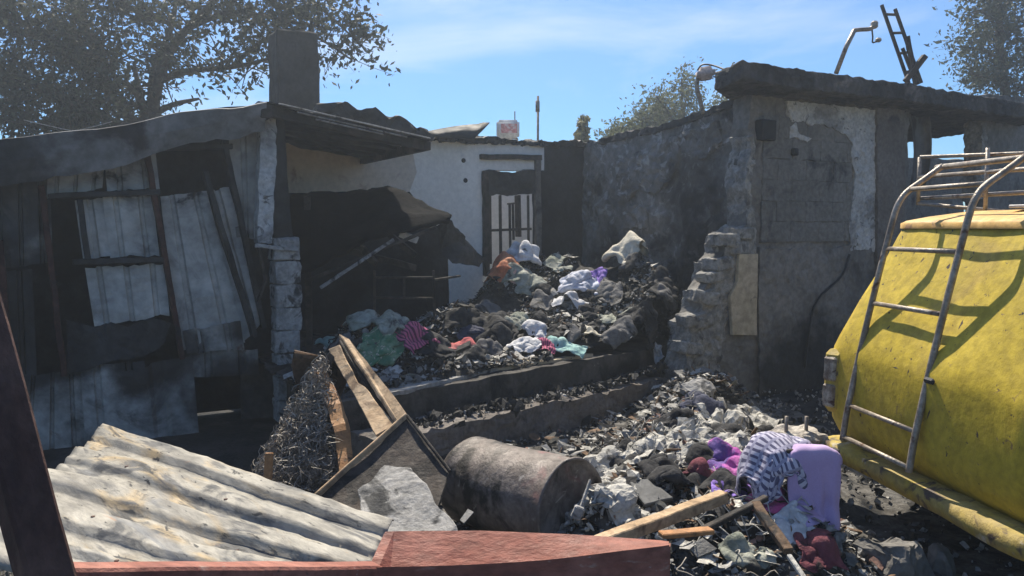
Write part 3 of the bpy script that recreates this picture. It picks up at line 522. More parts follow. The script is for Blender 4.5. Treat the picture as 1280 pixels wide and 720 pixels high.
# ================================================================== TREES
def leaf_quads(centres, size, rng):
    n = len(centres); a = rng.normal(size=(n, 3)); a /= np.linalg.norm(a, axis=1)[:, None]; b = rng.normal(size=(n, 3)); b -= (a*b).sum(1)[:, None]*a; b /= np.linalg.norm(b, axis=1)[:, None]
    s = size*rng.uniform(.45, 1.5, n)[:, None]; a = a*s; b = b*s*.5
    v = np.stack([centres-a, centres+b*.9, centres+a, centres-b*.9], 1).reshape(-1, 3); f = np.arange(n*4).reshape(n, 4)
    return v, f
def make_tree(name, label, group, limbs, twig, nt_, leaf, nl, size, seed, mats=(None, None), spread=.28, limb_w=None):
    """limbs: list of (points, radius0, radius1); twigs sprout along them and carry leaves"""
    rng = np.random.default_rng(seed); rnd = random.Random(seed)
    base = limbs[0][0][0]; t = thing(name, label, 'tree', base, group); V = []; F = []; cen = []
    for li, (pts, r0, r1) in enumerate(limbs):
        pp = smooth_path(pts, 5); n = len(pp); v, f = tube_geo(pp, [r0+(r1-r0)*i/(n-1) for i in range(n)], 7); k = len(V); V += v; F += [tuple(x+k for x in q) for q in f]
        wt = limb_w[li] if limb_w else 1.0
        for _ in range(int(nt_*wt)):
            i = int(rnd.uniform(.25 if li else .7, 1)*(n-1)); p = pp[i]; d = Vector((rnd.gauss(0, 1), rnd.gauss(0, 1), rnd.gauss(.15, .7))).normalized()*twig*rnd.uniform(.4, 1.2)
            q = [p, p+d*.5+Vector((0, 0, .06*twig)), p+d+Vector((rnd.gauss(0, .1), rnd.gauss(0, .1), rnd.gauss(0, .1)))*twig]
            q = smooth_path(q, 3); v, f = tube_geo(q, [max(.006, r1*.7)*(1-.7*j/(len(q)-1)) for j in range(len(q))], 4, False); k = len(V); V += v; F += [tuple(x+k for x in g_) for g_ in f]
            ii = rng.integers(2, len(q), nl); base_ = np.array([tuple(x) for x in q])[ii]
            cen.append(base_+rng.normal(size=(nl, 3))*spread*twig*rng.uniform(.5, 1.2))
    from_py('trunk', V, F, mats[1], t, True); c = np.concatenate(cen); v, f = leaf_quads(c, size, rng)
    me = bpy.data.meshes.new('crown'); me.from_pydata(v.tolist(), [], f.tolist()); me.update(); link('crown', me, mats[0], t)
    return t
D = 12.5
T0 = V0(P(150, 200, D), 0)
make_tree('broadleaf_tree', 'big dark broadleaf tree spreading behind the tin shed', None, [
    ([T0, P(160, 230, D), P(178, 165, D), P(190, 140, D)], .17, .11),
    ([P(190, 140, D), P(205, 80, D-.3), P(235, 35, D-.5), P(300, -30, D-.8)], .10, .03),
    ([P(190, 140, D), P(192, 90, D+.3), P(215, 30, D+.6), P(225, -40, D+.8)], .07, .03),
    ([P(200, 100, D), P(240, 88, D-.4), P(290, 84, D-.6), P(350, 70, D-.9)], .06, .02),
    ([P(290, 84, D-.6), P(330, 50, D-.6), P(380, 40, D-1), P(440, 75, D-1.2)], .04, .012),
    ([P(235, 35, D-.5), P(290, 15, D-.7), P(350, 25, D-.8), P(410, 35, D-.9)], .05, .012),
    ([P(178, 165, D), P(140, 120, D), P(120, 60, D+.2), P(90, 0, D+.5)], .09, .03),
    ([P(178, 165, D), P(110, 140, D-.5), P(50, 110, D-.6), P(-20, 90, D-.5)], .08, .02),
    ([P(140, 120, D), P(80, 70, D-.4), P(30, 30, D-.5), P(-40, 0, D-.6)], .06, .02),
    ([P(165, 185, D), P(110, 170, D-.6), P(60, 160, D-.8), P(-10, 150, D-1)], .05, .02),
    ([P(300, -30, D-.8), P(350, -20, D-.8), P(400, 10, D-.9), P(455, 60, D-1)], .04, .01),
    ([P(215, 30, D), P(160, 10, D), P(110, -30, D)], .04, .02)],
    .70, 60, None, 22, .050, 5, (m_leaf, m_bark), .19, [.2, .55, .45, .6, .8, 1.0, 1.9, 2.4, 2.6, 2.0, 1.1, 1.4])
def column_tree(px, ytop, d, wid, label, mat, seed, n=24, size=.042, base_y=200, nl=30, nm='poplar_tree', grp=None):
    b = V0(P(px, base_y, d), 0); t = P(px, ytop, d); h = t.z; rnd = random.Random(seed); limbs = [([b, b+UP*h*.4+Vector((.05, 0, 0)), b+UP*h*.75, t], .07, .015)]
    for k in range(7):
        z = h*(.35+.08*k); s = b+UP*z; a = rnd.uniform(0, 6.28); e = s+Vector((math.cos(a)*wid, math.sin(a)*wid, h*.16)); limbs.append(([s, s.lerp(e, .5)+UP*.05, e], .03, .01))
    return make_tree(nm, label, grp, limbs, wid*.75, n, None, nl, size, seed, (mat, m_bark), .3)
column_tree(852, 98, 17, .75, 'tallest olive green poplar behind the scorched side wall', m_leafol, 11)
column_tree(828, 122, 18, .6, 'olive green poplar just left of the tallest one behind the side wall', m_leafol, 12)
column_tree(908, 106, 17, .6, 'small leafy tree behind the wall, beneath the roof slab corner', m_leafol, 13)
column_tree(800, 152, 17, .6, 'low leafy bush behind the middle of the side wall', m_leafol, 14)
column_tree(764, 160, 16, .4, 'low thin bush behind the far end of the side wall', m_leafol, 15)
column_tree(729, 146, 15, .16, 'slender yellowish cypress behind the corner of the walls', m_leafyl, 16, 20, .05, nl=22, nm='cypress_tree')
DP = 15; b = V0(P(1262, 200, DP), 0)
lim = [([b, P(1258, 150, DP), P(1250, 60, DP), P(1248, -60, DP)], .12, .05)]
for k, (x, y, ex, ey) in enumerate([(1255, 110, 1210, 92), (1252, 90, 1300, 70), (1252, 75, 1200, 58), (1250, 50, 1295, 28), (1250, 40, 1222, 12), (1249, 15, 1285, -10), (1256, 120, 1300, 112), (1254, 100, 1222, 100), (1250, 5, 1225, -20), (1252, 60, 1230, 40)]):
    s = P(x, y, DP); e = P(ex, ey, DP+(.6 if k % 2 else -.6)); lim.append(([s, s.lerp(e, .5)+UP*.06, e], .035, .01))
make_tree('pine_tree', 'grey green pine tree behind the flat roof, right of the rooftop ladder', None, lim, .5, 18, None, 40, .045, 21, (m_pine, m_bark), .33, [.3]+[1]*10)

# ================================================================== YELLOW VAN
VO = Vector((1.80, 4.50, 0)); VL = Vector((0.13, -0.99, 0)).normalized(); VF = Vector((-VL.y, VL.x, 0))   # lateral (towards the viewer), forward
van = thing('yellow_van', 'battered yellow van with a rear ladder and a roof rack', 'van', VO)
W_ = 1.62
def vp(s, v, z): return VO+VF*s+VL*v+UP*z
PROF = [(.10, .40, 0), (.05, .45, 0), (.015, .52, 0), (0, .62, 0), (0, .76, 0), (.0, .88, 0), (.012, .93, .002), (.04, .99, .008), (.10, 1.11, .02), (.145, 1.20, .03), (.20, 1.31, .05), (.268, 1.44, .07), (.325, 1.55, .085), (.35, 1.60, .09)]
def ring(s0, ins, z, s1=3.6, r=.11, n=6):
    """rounded rectangle in plan"""
    out = []
    for (cx, cy, a0) in ((s0+r, ins+r, 180), (s1-r, ins+r, 270), (s1-r, W_-ins-r, 0), (s0+r, W_-ins-r, 90)):
        for k in range(n+1):
            a = math.radians(a0+90*k/n); out.append((cx+r*math.cos(a), cy+r*math.sin(a)))
    # subdivide the long straight runs
    res = []
    for i in range(len(out)):
        p = out[i]; q = out[(i+1) % len(out)]; d = math.dist(p, q); m_ = max(1, int(d/.12))
        for k in range(m_): res.append((p[0]+(q[0]-p[0])*k/m_, p[1]+(q[1]-p[1])*k/m_))
    return res
def ring_n(s0, ins, z, s1, cnt=132):
    pts = ring(s0, ins, z, s1); pts.append(pts[0]); P_ = np.array(pts); seg = np.r_[0, np.cumsum(np.linalg.norm(np.diff(P_, axis=0), axis=1))]; t = np.linspace(0, seg[-1], cnt, endpoint=False)
    return np.stack([np.interp(t, seg, P_[:, 0]), np.interp(t, seg, P_[:, 1])], 1)
def loft(name, levels, mat, parent, cap_top=False, cap_bot=False, dent=.006, cnt=132):
    V = []; F = []
    for (s0, z, ins, s1) in levels:
        for (s, v) in ring_n(s0, ins, z, s1, cnt):
            p = vp(s, v, z); p = p+VF*(dent*nz(p, 2.5, 3)); V.append(p)
    nlv = len(levels)
    for j in range(nlv-1):
        for i in range(cnt): F.append((j*cnt+i, j*cnt+(i+1) % cnt, (j+1)*cnt+(i+1) % cnt, (j+1)*cnt+i))
    if cap_top: F.append(tuple(range((nlv-1)*cnt, nlv*cnt)))
    if cap_bot: F.append(tuple(range(cnt))[::-1])
    return from_py(name, V, F, mat, parent, True)
loft('body', [(s, z, i, 3.6-s*.6) for s, z, i in PROF], m_yellow, van, cap_bot=True, dent=.016)
loft('roof', [(.335, 1.597, .085, 3.37), (.335, 1.625, .085, 3.37), (.36, 1.64, .10, 3.35), (.45, 1.662, .16, 3.28), (.62, 1.69, .26, 3.2), (.9, 1.70, .45, 3.0)], m_vroof, van, cap_top=True, dent=.008)
loft('bumper', [(.06, .30, .02, 3.55), (-.02, .31, -.01, 3.6), (-.035, .35, -.02, 3.62), (-.025, .395, -.01, 3.6), (.06, .405, .02, 3.55)], m_bumper, van, cap_top=True, cap_bot=True, dent=.02)
V, F = [], []
V = []; F = []
for i in range(60):
    v_ = .12+(W_-.3)*i/59; z_ = .645+.006*nz((v_*3, 0, 0), 1, 2); p = vp(0, v_, z_); dd_ = .016*nz(p, 2.5, 3); h_ = .012+.008*abs(nz((v_*6, 2, 0), 1, 5))
    V += [vp(.004+dd_, v_, z_-h_), vp(-.007+dd_, v_, z_-h_*.5), vp(-.007+dd_, v_, z_+h_*.5), vp(.004+dd_, v_, z_+h_)]
    if i:
        for k in range(3): F.append((4*i-4+k, 4*i+k, 4*i+k+1, 4*i-3+k))
# tail lamp on the far corner
lampc = vp(.035, .095, .74)
o = box('tail_lamp', lampc, (.12, .13, .36), m_bumper, van, Matrix.Rotation(.55, 3, 'Z'), .03, .05, .006)
box('lens', lampc+VF*-.055+VL*.012+UP*.07, (.035, .085, .14), m_lens, o, Matrix.Rotation(.45, 3, 'Z'), .012, .03, .008); box('lens', lampc+VF*-.055+VL*.012-UP*.085, (.03, .08, .13), m_lens, o, Matrix.Rotation(.45, 3, 'Z'), .01, .03, .01)
for v_ in (.16, W_-.16):
    for s_ in (.75, 2.85):
        wv, wf = tube_geo([vp(s_, v_-.09, .30), vp(s_, v_+.09, .30)], .30, 28); wh = from_py('wheel', wv, wf, m_rubber, van, True)
        wv, wf = tube_geo([vp(s_, v_-.095, .30), vp(s_, v_+.095, .30)], .18, 20); from_py('rim', wv, wf, m_pipe, wh, True)
box('door_latch', vp(-.004, .93, .90), (.02, .07, .03), m_blackp, van, Matrix.Rotation(.15, 3, 'Z'), .01)
# ladder: two bent rails, six rungs
def sprof(z):
    zs = [p[1] for p in PROF]; ss = [p[0] for p in PROF]; return float(np.interp(z, zs, ss))
lad = tube('ladder_rail', [vp(0, 0, 0), vp(0, 0, .1)], .01, m_pipe, van); bpy.data.objects.remove(lad)
RV = (.32, .89)
def rail_pt(v, z):
    return vp(-.06+.26*((z-.48)/1.22)**1.15 if z > .48 else -.06, v, z)
for v_ in RV:
    pts = [rail_pt(v_, z) for z in (.46, .6, .75, .95, 1.1, 1.25, 1.4, 1.55, 1.66)]+[vp(.215, v_, 1.73), vp(.26, v_, 1.79), vp(.36, v_, 1.86), vp(.46, v_, 1.93)]
    tube('ladder_rail', smooth_path(pts, 4), .016, m_pipe, van, 10)
for z in (.48, .65, .91, 1.20, 1.49): tube('ladder_rung', [rail_pt(RV[0], z)+VF*.004, rail_pt(RV[1], z)+VF*.004], .0125, m_pipe, van, 8)
tube('ladder_rung', [vp(.28, RV[0], 1.805), vp(.28, RV[1], 1.805)], .0125, m_pipe, van, 8)
# roof rack
rk = tube('rack_bar', [vp(.46, RV[0]-.05, 1.925), vp(.46, W_-.05, 1.925)], .015, m_pipe, van, 8)
zr = 1.86
for (a, b_) in (((.62, -.22, zr+.16), (.62, W_, zr+.16)),): pass
tube('rack_bar', [vp(.72, -.25, 1.91), vp(.72, W_-.02, 1.88)], .012, m_pipe, van, 8); tube('rack_bar', [vp(.72, -.25, 2.03), vp(1.5, .30, 2.03), vp(2.6, .32, 2.03)], .011, m_pipe, van, 8)
tube('rack_bar', [vp(.72, -.25, 2.03), vp(.72, -.25, 1.74)], .012, m_pipe, van, 8); tube('rack_bar', [vp(.74, -.25, 1.78), vp(.74, W_-.02, 1.78)], .012, m_pipe, van, 8); tube('rack_bar', [vp(1.2, .1, 1.97), vp(1.2, .1, 1.72)], .01, m_pipe, van, 8); tube('rack_bar', [vp(.72, -.25, 1.75), vp(.85, .3, 1.69)], .011, m_pipe, van, 8)
tube('rack_bar', [vp(.72, W_-.02, 1.93), vp(2.6, W_-.02, 1.93)], .012, m_pipe, van, 8); tube('rack_bar', [vp(1.5, .30, 2.03), vp(1.5, .30, 1.68)], .011, m_pipe, van, 8)
for s_ in (.72, 2.6): tube('rack_leg', [vp(s_, W_-.02, 1.93), vp(s_, W_-.25, 1.66)], .011, m_pipe, van, 8); tube('rack_leg', [vp(s_, .32, 2.03), vp(s_, .32, 1.66)], .011, m_pipe, van, 8)
box('roof_scrap', vp(.6, .75, 1.705), (.12, .1, .015), m_tank, van, Matrix.Rotation(.4, 3, 'Z'), .003)

# ================================================================== FOREGROUND STEEL AND ZINC
gt = thing('gate_frame', 'rusty gate frame of a leaning dark post, a rail and a red oxide channel', 'gate', V0(P(75, 720, 1.3), 0))
a = P(-44, 345, 1.36); b = P(58, 720, 1.3); dirp = (b-a).normalized(); b2 = b+dirp*((0-b.z)/dirp.z)
beam('post', a, b2, .075, .06, m_darkrust, gt, roll=.25, bevel=.006, amp=.002, L=.05)
# channel: a flat top plate that tapers to the right and a front web
d1, d2 = 1.95, 1.98
tp_ = [(452, 688, 1.98), (482, 667, 2.05), (600, 666, 2.06), (720, 670, 2.05), (836, 678, 2.02), (838, 686, 1.99)]
ft = [(448, 711, 1.90), (560, 709, 1.90), (680, 702, 1.91), (780, 690, 1.93), (838, 683, 1.96)]
pb = [P(*q) for q in [(480, 667, 2.06), (600, 666, 2.06), (720, 671, 2.04), (838, 679, 2.0)]]; pf = smooth_path([P(*q) for q in ft], 6)
def resample(pp, n):
    A = np.array([tuple(p) for p in pp]); s = np.r_[0, np.cumsum(np.linalg.norm(np.diff(A, axis=0), axis=1))]; t = np.linspace(0, s[-1], n); return [Vector([np.interp(x, s, A[:, k]) for k in range(3)]) for x in t]
pb = resample(pb, 30); pf = resample(pf, 30); V = []; F = []
for i in range(30):
    mid = pb[i].lerp(pf[i], .62); mid.z -= .055*math.sin(min(1, (29-i)/24)*1.57)*(1 if i > 1 else .6)
    V += [pb[i]-UP*.16+Vector((0, .01, 0)), pb[i], mid, pf[i], pf[i]-UP*.15]
    if i:
        for k in range(4): F.append((5*i-5+k, 5*i+k, 5*i+k+1, 5*i-5+k+1))
F.append((145, 146, 147, 148, 149)); F.append((4, 3, 2, 1, 0))
o = from_py('channel', V, F, m_redox, gt); o.modifiers.new('t', 'SOLIDIFY').thickness = .006
beam('rail', P(40, 722, 1.42), P(470, 718, 1.92), .05, .05, m_redox, gt, bevel=.006, amp=.003, L=.05)
for (x, dd) in ((470, 1.96), (800, 1.97)): p = P(x, 715, dd); beam('leg', V0(p, -.02), p-UP*.06, .05, .05, m_darkrust, gt)
# big corrugated sheet
zs = thing('zinc_sheet', 'large ash-whitened corrugated zinc sheet lying on rubble behind the gate', 'metal sheet', V0(P(250, 640, 3.0), .2))
A = P(130, 534, 4.0); B = P(492, 662, 2.55); Cc = P(420, 790, 2.12); Dd = P(-70, 690, 2.55)
V = []; F = []; nu, nv = 60, 80
rz = random.Random(4)
for j in range(nv+1):
    t = j/nv
    for i in range(nu+1):
        s = i/nu; p = A.lerp(B, s).lerp(Dd.lerp(Cc, s), t)
        ph = t*4.6+.2; x = ph-math.floor(ph); pr_ = 1 if .24 < x < .70 else max(0, 1-min(abs(x-.24), abs(x-.70))/.10); prof = pr_*pr_*(3-2*pr_)
        z = .030*prof*(1-.6*max(0, nz((s*2, t*2, 0), 1.2, 4)))+.018*nz(p, .9, 2)+.005*nz(p, 4, 7)+.004*nz(p, 13, 3)
        if s < .12: z += -.03*(1-s/.12)*abs(nz((t*6, 0, 0), 1, 3))*2
        V.append(p+UP*z+Vector((0, 0, -.02 if t > .9 else 0)))
for j in range(nv):
    for i in range(nu): k = j*(nu+1)+i; F.append((k, k+1, k+nu+2, k+nu+1))
o = from_py('sheet', V, F, m_galv, zs, True); o.modifiers.new('t', 'SOLIDIFY').thickness = .003
for s, t in ((.25, .3), (.3, .7), (.6, .3), (.7, .62), (.45, .9)):
    k = int(t*nv)*(nu+1)+int(s*nu); tube('nail', [V[k], Vector(V[k])+UP*.005], .008, m_darkrust, zs, 8)
# drum
dr = thing('steel_drum', 'burnt ash-grey steel drum lying on its side', 'drum', V0(P(650, 620, 3.95), 0))
a = P(590, 600, 4.25); b = P(716, 634, 3.72); ax = (b-a).normalized(); X_ = ax.cross(UP).normalized(); Y_ = X_.cross(ax); n = 48; ln = (b-a).length
st = [(-.045, .02), (-.045, .14), (-.035, .20), (-.015, .225), (0, .232), (.01, .238), (.03, .238), (.04, .232), (.10, .232), (.11, .227), (.12, .232), (ln*.34, .232), (ln*.5, .232), (ln*.66, .232), (ln*.8, .232), (ln-.03, .232), (ln-.012, .240), (ln, .238), (ln, .228), (ln-.03, .222), (ln-.05, .20), (ln-.045, .1), (ln-.07, .0)]
V = []; F = []
for (s, r_) in st:
    for k in range(n):
        an_ = 2*math.pi*k/n; q = a+ax*s+(X_*math.cos(an_)+Y_*math.sin(an_))*r_; dn = nz(q, 3.2, 8)*.035*(1 if .1 < s < ln*.97 else .3); V.append(q+(q-(a+ax*s))*dn*3)
for j in range(len(st)-1):
    for k in range(n): F.append((j*n+k, j*n+(k+1) % n, (j+1)*n+(k+1) % n, (j+1)*n+k))
F.append(tuple(range(n))[::-1]); from_py('shell', V, F, m_barrel, dr, True)
beam('rim_strap', P(738, 600, 3.55), P(722, 646, 3.42), .012, .02, m_ash, dr); box('rim_clip', P(722, 641, 3.36), (.045, .03, .06), m_ashboard, dr, Matrix.Rotation(.4, 3, 'Y'), .006)

# ================================================================== TIMBER AND FURNITURE
def quad_board(name, q, th, mat, parent, L=.06, amp=.006, seed=0, bevel=.004):
    pts = [P(*x) for x in q]; n_ = (pts[1]-pts[0]).cross(pts[2]-pts[0]).normalized()
    if n_.dot(pts[0]-Vector((0, 0, CAMZ))) < 0: n_ = -n_
    return prism(name, pts, n_*th, mat, parent, L=L, amp=amp, ns=6, bevel=bevel, seed=seed)
wb = thing('broken_cabinet', 'broken scorched wooden cabinet frame standing on its corner beside the wire tangle', 'cabinet', V0(P(470, 600, 4.0), 0))
quad_board('board', [(424, 417, 4.75), (437, 424, 4.72), (512, 520, 4.02), (500, 532, 4.0)], .025, m_wood, wb, seed=1)
quad_board('board', [(410, 437, 4.62), (424, 431, 4.62), (447, 478, 4.35), (456, 484, 4.33), (494, 530, 4.05), (470, 545, 3.98), (446, 500, 4.25)], .02, m_wood, wb, seed=2)
quad_board('board', [(424, 424, 4.70), (430, 428, 4.70), (497, 528, 4.10), (488, 534, 4.10)], .05, m_wooddk, wb, seed=5)
quad_board('board', [(392, 466, 4.5), (412, 440, 4.55), (418, 446, 4.55), (404, 474, 4.5)], .03, m_wooddk, wb, seed=3)
quad_board('panel', [(388, 628, 3.62), (507, 520, 4.02), (562, 590, 3.72), (545, 640, 3.5), (470, 700, 3.2)], .02, m_wooddk, wb, seed=4)  # dark wood colour also paints the shade on this face
a_, b_ = P(386, 628, 3.60), P(508, 519, 4.0); beam('edge_strip', a_, b_, .016, .03, m_wood, wb, amp=.003, L=.06); beam('edge_strip', b_, P(563, 590, 3.70), .012, .02, m_wooddk, wb)  # pale strip along the panel paints its sunlit edge
tag(quad_board('ash_board', [(446, 614, 3.55), (482, 580, 3.72), (512, 584, 3.66), (576, 668, 3.2), (560, 720, 3.0), (440, 700, 3.1), (452, 650, 3.35)], .03, m_ashboard, None, seed=6, L=.04, amp=.018), 'grey ash-covered board lying in front of the broken cabinet', 'board')
tag(beam('timber_plank', P(742, 682, 3.02), P(905, 620, 3.45), .055, .05, m_wood, None, amp=.004, L=.08, seed=2), 'scorched timber plank leaning across the debris right of the drum', 'plank')
tag(beam('broken_stick', P(858, 672, 3.1), P(958, 622, 3.4), .03, .025, m_wooddk, None, amp=.004, L=.08, seed=3), 'thin dark broken stick under the purple cloth', 'stick')
tag(beam('orange_slat', P(826, 668, 3.05), P(890, 662, 3.12), .05, .02, m_woodor, None, amp=.004, L=.08, seed=4), 'short orange varnished slat below the timber plank', 'slat')
tag(beam('leaning_stick', P(945, 628, 3.35), P(985, 690, 3.05), .04, .03, m_brown, None, amp=.006, L=.06, seed=5), 'burnt brown stick slanting down beside the pink cloth', 'stick')
tag(beam('white_stick', P(986, 694, 2.95), P(1010, 730, 2.82), .02, .02, m_white, None, amp=.004, L=.06, seed=6), 'pale stick poking out below the lilac towel', 'stick')
tag(quad_board('black_tile', [(786, 600, 3.9), (812, 598, 3.95), (842, 622, 3.75), (806, 630, 3.65)], .02, M('slate', (.055, .057, .06), (.08, .082, .085), 6, .6, .3, 40), None, L=.05, amp=.004), 'dark slate-like tile lying among white ash beside the drum', 'tile')
tag(quad_board('white_label', [(575, 650, 3.0), (585, 636, 3.05), (592, 640, 3.03), (580, 654, 2.98)], .004, m_ash, None, L=.05, amp=.001, bevel=0), 'small white scrap of card beside the drum', 'scrap')
# burnt armchair: curved arm plus a tangle of springs and stuffing
ac = thing('burnt_armchair', 'burnt-out armchair reduced to a tangle of wire and a curved wooden arm', 'armchair', V0(P(370, 600, 4.3), 0))
cv = smooth_path([P(398, 462, 4.5), P(412, 490, 4.4), P(424, 530, 4.25), P(430, 565, 4.15), P(432, 606, 4.0)], 5); V = []; F = []
for i, p in enumerate(cv):
    t = i/(len(cv)-1); wd = .055+.02*math.sin(t*3); sx = Vector((.82, .5, .1))
    for (u, v) in ((-1, -1), (1, -1), (1, 1), (-1, 1)): V.append(p+sx*wd*u*.6+Vector((-.3, .8, .45)).normalized()*.018*v+Vector((nz(p, 7, 2), 0, nz(p, 7, 3)))*.012)
    if i:
        for k in range(4): F.append((4*i-4+k, 4*i-4+(k+1) % 4, 4*i+(k+1) % 4, 4*i+k))
F += [(3, 2, 1, 0), tuple(range(len(V)-4, len(V)))]
from_py('arm', V, F, m_woodor, ac)
def mound_pt(rnd):
    while True:
        px = rnd.uniform(300, 432); py = rnd.uniform(440, 640)
        # left boundary slants from (396,455) down to (300,628)
        lft = 396-(py-455)*.56
        rgt = 404+(py-455)*.24
        if lft < px < rgt and py < 632: return px, py, lft, rgt
rnd = random.Random(9); V = []; F = []
for i in range(5200):
    px, py, lft, rgt = mound_pt(rnd); t = (px-lft)/(rgt-lft); d = 4.5-(py-455)/175*.45-.16*math.sin(t*3.14)*rnd.uniform(.2, 1.1)+.1*rnd.random(); p = P(px, py, d)
    r_ = rnd.uniform(.015, .05); d1_ = Vector((rnd.gauss(0, 1), rnd.gauss(0, 1), rnd.gauss(0, 1))).normalized(); d2_ = d1_.orthogonal().normalized(); d2_.rotate(Matrix.Rotation(rnd.uniform(0, 6.28), 3, d1_)); a0 = rnd.uniform(0, 6); sp = rnd.uniform(1.0, 3.2)
    pts = [p+d1_*r_*math.cos(a0+sp*k/5)+d2_*r_*math.sin(a0+sp*k/5)*1.3 for k in range(6)]
    v, f = tube_geo(pts, rnd.uniform(.0015, .0032), 3, False); k = len(V); V += v; F += [tuple(x+k for x in q) for q in f]
tg = from_py('spring_tangle', V, F, m_wire, ac); tg['kind'] = 'stuff'
V = []; F = []; nU, nV = 18, 26
for j in range(nV+1):
    py = 446+(640-446)*j/nV
    for i in range(nU+1):
        t = i/nU; lft = 396-(py-455)*.56; rgt = 408+(py-455)*.26; p = P(lft+(rgt-lft)*t, py, 4.66-(py-455)/175*.45-.14*math.sin(t*3.14)); V.append(p+Vector((nz(p, 9, 1), nz(p, 9, 2), nz(p, 9, 3)))*.02)
for j in range(nV):
    for i in range(nU): k = j*(nU+1)+i; F.append((k, k+1, k+nU+2, k+nU+1))
o = from_py('stuffing', V, F, m_brown, ac, True); sm = o.modifiers.new('t', 'SOLIDIFY'); sm.thickness = .18; sm.offset = 1
# splintered stump at its foot
tag(beam('splintered_stake', P(334, 606, 3.9), P(337, 566, 3.95), .035, .03, m_woodor, None, amp=.012, L=.03), 'short splintered orange stake standing at the foot of the wire tangle', 'stake')
# concrete footing with two bolts
ft_ = thing('concrete_footing', 'broken concrete footing block with two upright bolts beside the van', 'concrete block', V0(P(998, 550, 4.5), .2))
c = P(997, 548, 4.5); box('block', c-UP*.08, (.30, .26, .26), m_conc, ft_, Matrix.Rotation(.3, 3, 'Z'), .03, .035, .035, 7)
for x in (983, 1008): p = P(x, 530, 4.45); tube('bolt', [p-UP*.1, p+UP*.045], .011, m_pipe, ft_, 8); 
tag(box('rubble_stone', V0(P(1112, 695, 3.55), .06), (.26, .22, .17), m_facade, None, Matrix.Rotation(.5, 3, 'Z'), .04, .03, .06, 6, 3), 'large pale rubble stone on the black ground below the van', 'stone')
tag(box('small_stone', V0(P(1180, 675, 3.6), .03), (.12, .1, .09), m_facade, None, Matrix.Rotation(.9, 3, 'Z'), .02, .03, .03, 8, 4), 'small grey stone under the van bumper', 'stone')
tag(box('burnt_block', P(872, 494, 5.35), (.2, .17, .16), m_ashboard, None, Matrix.Rotation(.6, 3, 'X') @ Matrix.Rotation(.5, 3, 'Z'), .02, .03, .03, 8, 5), 'grey burnt block on top of the outdoor debris heap', 'block')

# ================================================================== CLOTHS (simulated drape)
def hit(px, py, dmin=2.5, dmax=10.0):
    r = ray(px, py); c = Vector((0, 0, CAMZ)); t = np.linspace(dmin, dmax, 900); x = c.x+r.x*t; y = c.y+r.y*t; z = c.z+r.z*t
    below = np.nonzero(z < H(x, y))[0]; i = below[0] if len(below) else 899
    return Vector((x[i], y[i], z[i]))
def drape(w_, h_, n, cx, cy, z0, sqz, rot, seed, steps=110, bumps=(), zf=None, lump=.09):
    rng = np.random.default_rng(seed); m_ = max(6, int(n*h_/w_)); u, v = np.meshgrid(np.linspace(-.5, .5, n), np.linspace(-.5, .5, m_), indexing='ij')
    dx = w_/(n-1); dy = h_/(m_-1)
    k = 9; ph = rng.uniform(0, 6.28, (k, 3)); fr = rng.normal(0, 5, (k, 2))
    wig = lambda j: sum(np.sin(u*fr[q, 0]*2+v*fr[q, 1]*2+ph[q, j]) for q in range(k))/k
    X = u*w_*sqz+wig(0)*w_*.22*(1-sqz)*2; Y = v*h_*sqz+wig(1)*h_*.22*(1-sqz)*2; Z = wig(2)*.16*(1-sqz)*2*min(w_, h_)/.4
    c, s = math.cos(rot), math.sin(rot); p = np.stack([cx+X*c-Y*s, cy+X*s+Y*c, z0+Z+.04], -1)
    def ground(x, y):
        z = (zf or H)(x, y)+.02
        if lump: rr = np.clip(1-((x-cx)**2+(y-cy)**2)/(.36*max(w_, h_))**2, 0, 1); z = z+lump*rr*(.55+1.5*fnoise(x+seed*1.7, y, 9, 3))
        for (bx, by, br, bz, *e) in bumps: z = np.where(((x-bx)**2+(y-by)**2 < br*br) if not e else ((abs(x-bx) < br) & (abs(y-by) < e[0])), np.maximum(z, bz), z)
        return z
    q = p.copy(); zmin = ground(p[..., 0], p[..., 1]); p[..., 2] = np.maximum(p[..., 2], zmin+.02); q = p.copy()
    cons = [(1, 0, dx, 1.), (0, 1, dy, 1.), (1, 1, math.hypot(dx, dy), .5), (1, -1, math.hypot(dx, dy), .5), (2, 0, 2*dx, .25), (0, 2, 2*dy, .25)]
    def sl(i, j):
        a = p[:p.shape[0]-i, (max(0, -j)):p.shape[1]-max(0, j)]; b = p[i:, max(0, j):p.shape[1]+min(0, j)]; return a, b
    for it in range(steps):
        vel = (p-q)*.96; q = p.copy(); p = p+vel; p[..., 2] -= 9.8*(1/60)**2
        for _ in range(5):
            for (i, j, r0, st) in cons:
                a, b = sl(i, j); d = b-a; l = np.linalg.norm(d, axis=-1, keepdims=True)+1e-9; corr = d*((l-r0)/l)*.5*st*.55
                corr = np.where(l > r0, corr, corr*(.9 if i+abs(j) < 3 else .5)); a += corr; b -= corr
        g_ = ground(p[..., 0], p[..., 1])+.006; m2 = p[..., 2] < g_; p[..., 2] = np.where(m2, g_, p[..., 2])
        q[m2] = p[m2]-(p[m2]-q[m2])*.2
    return p
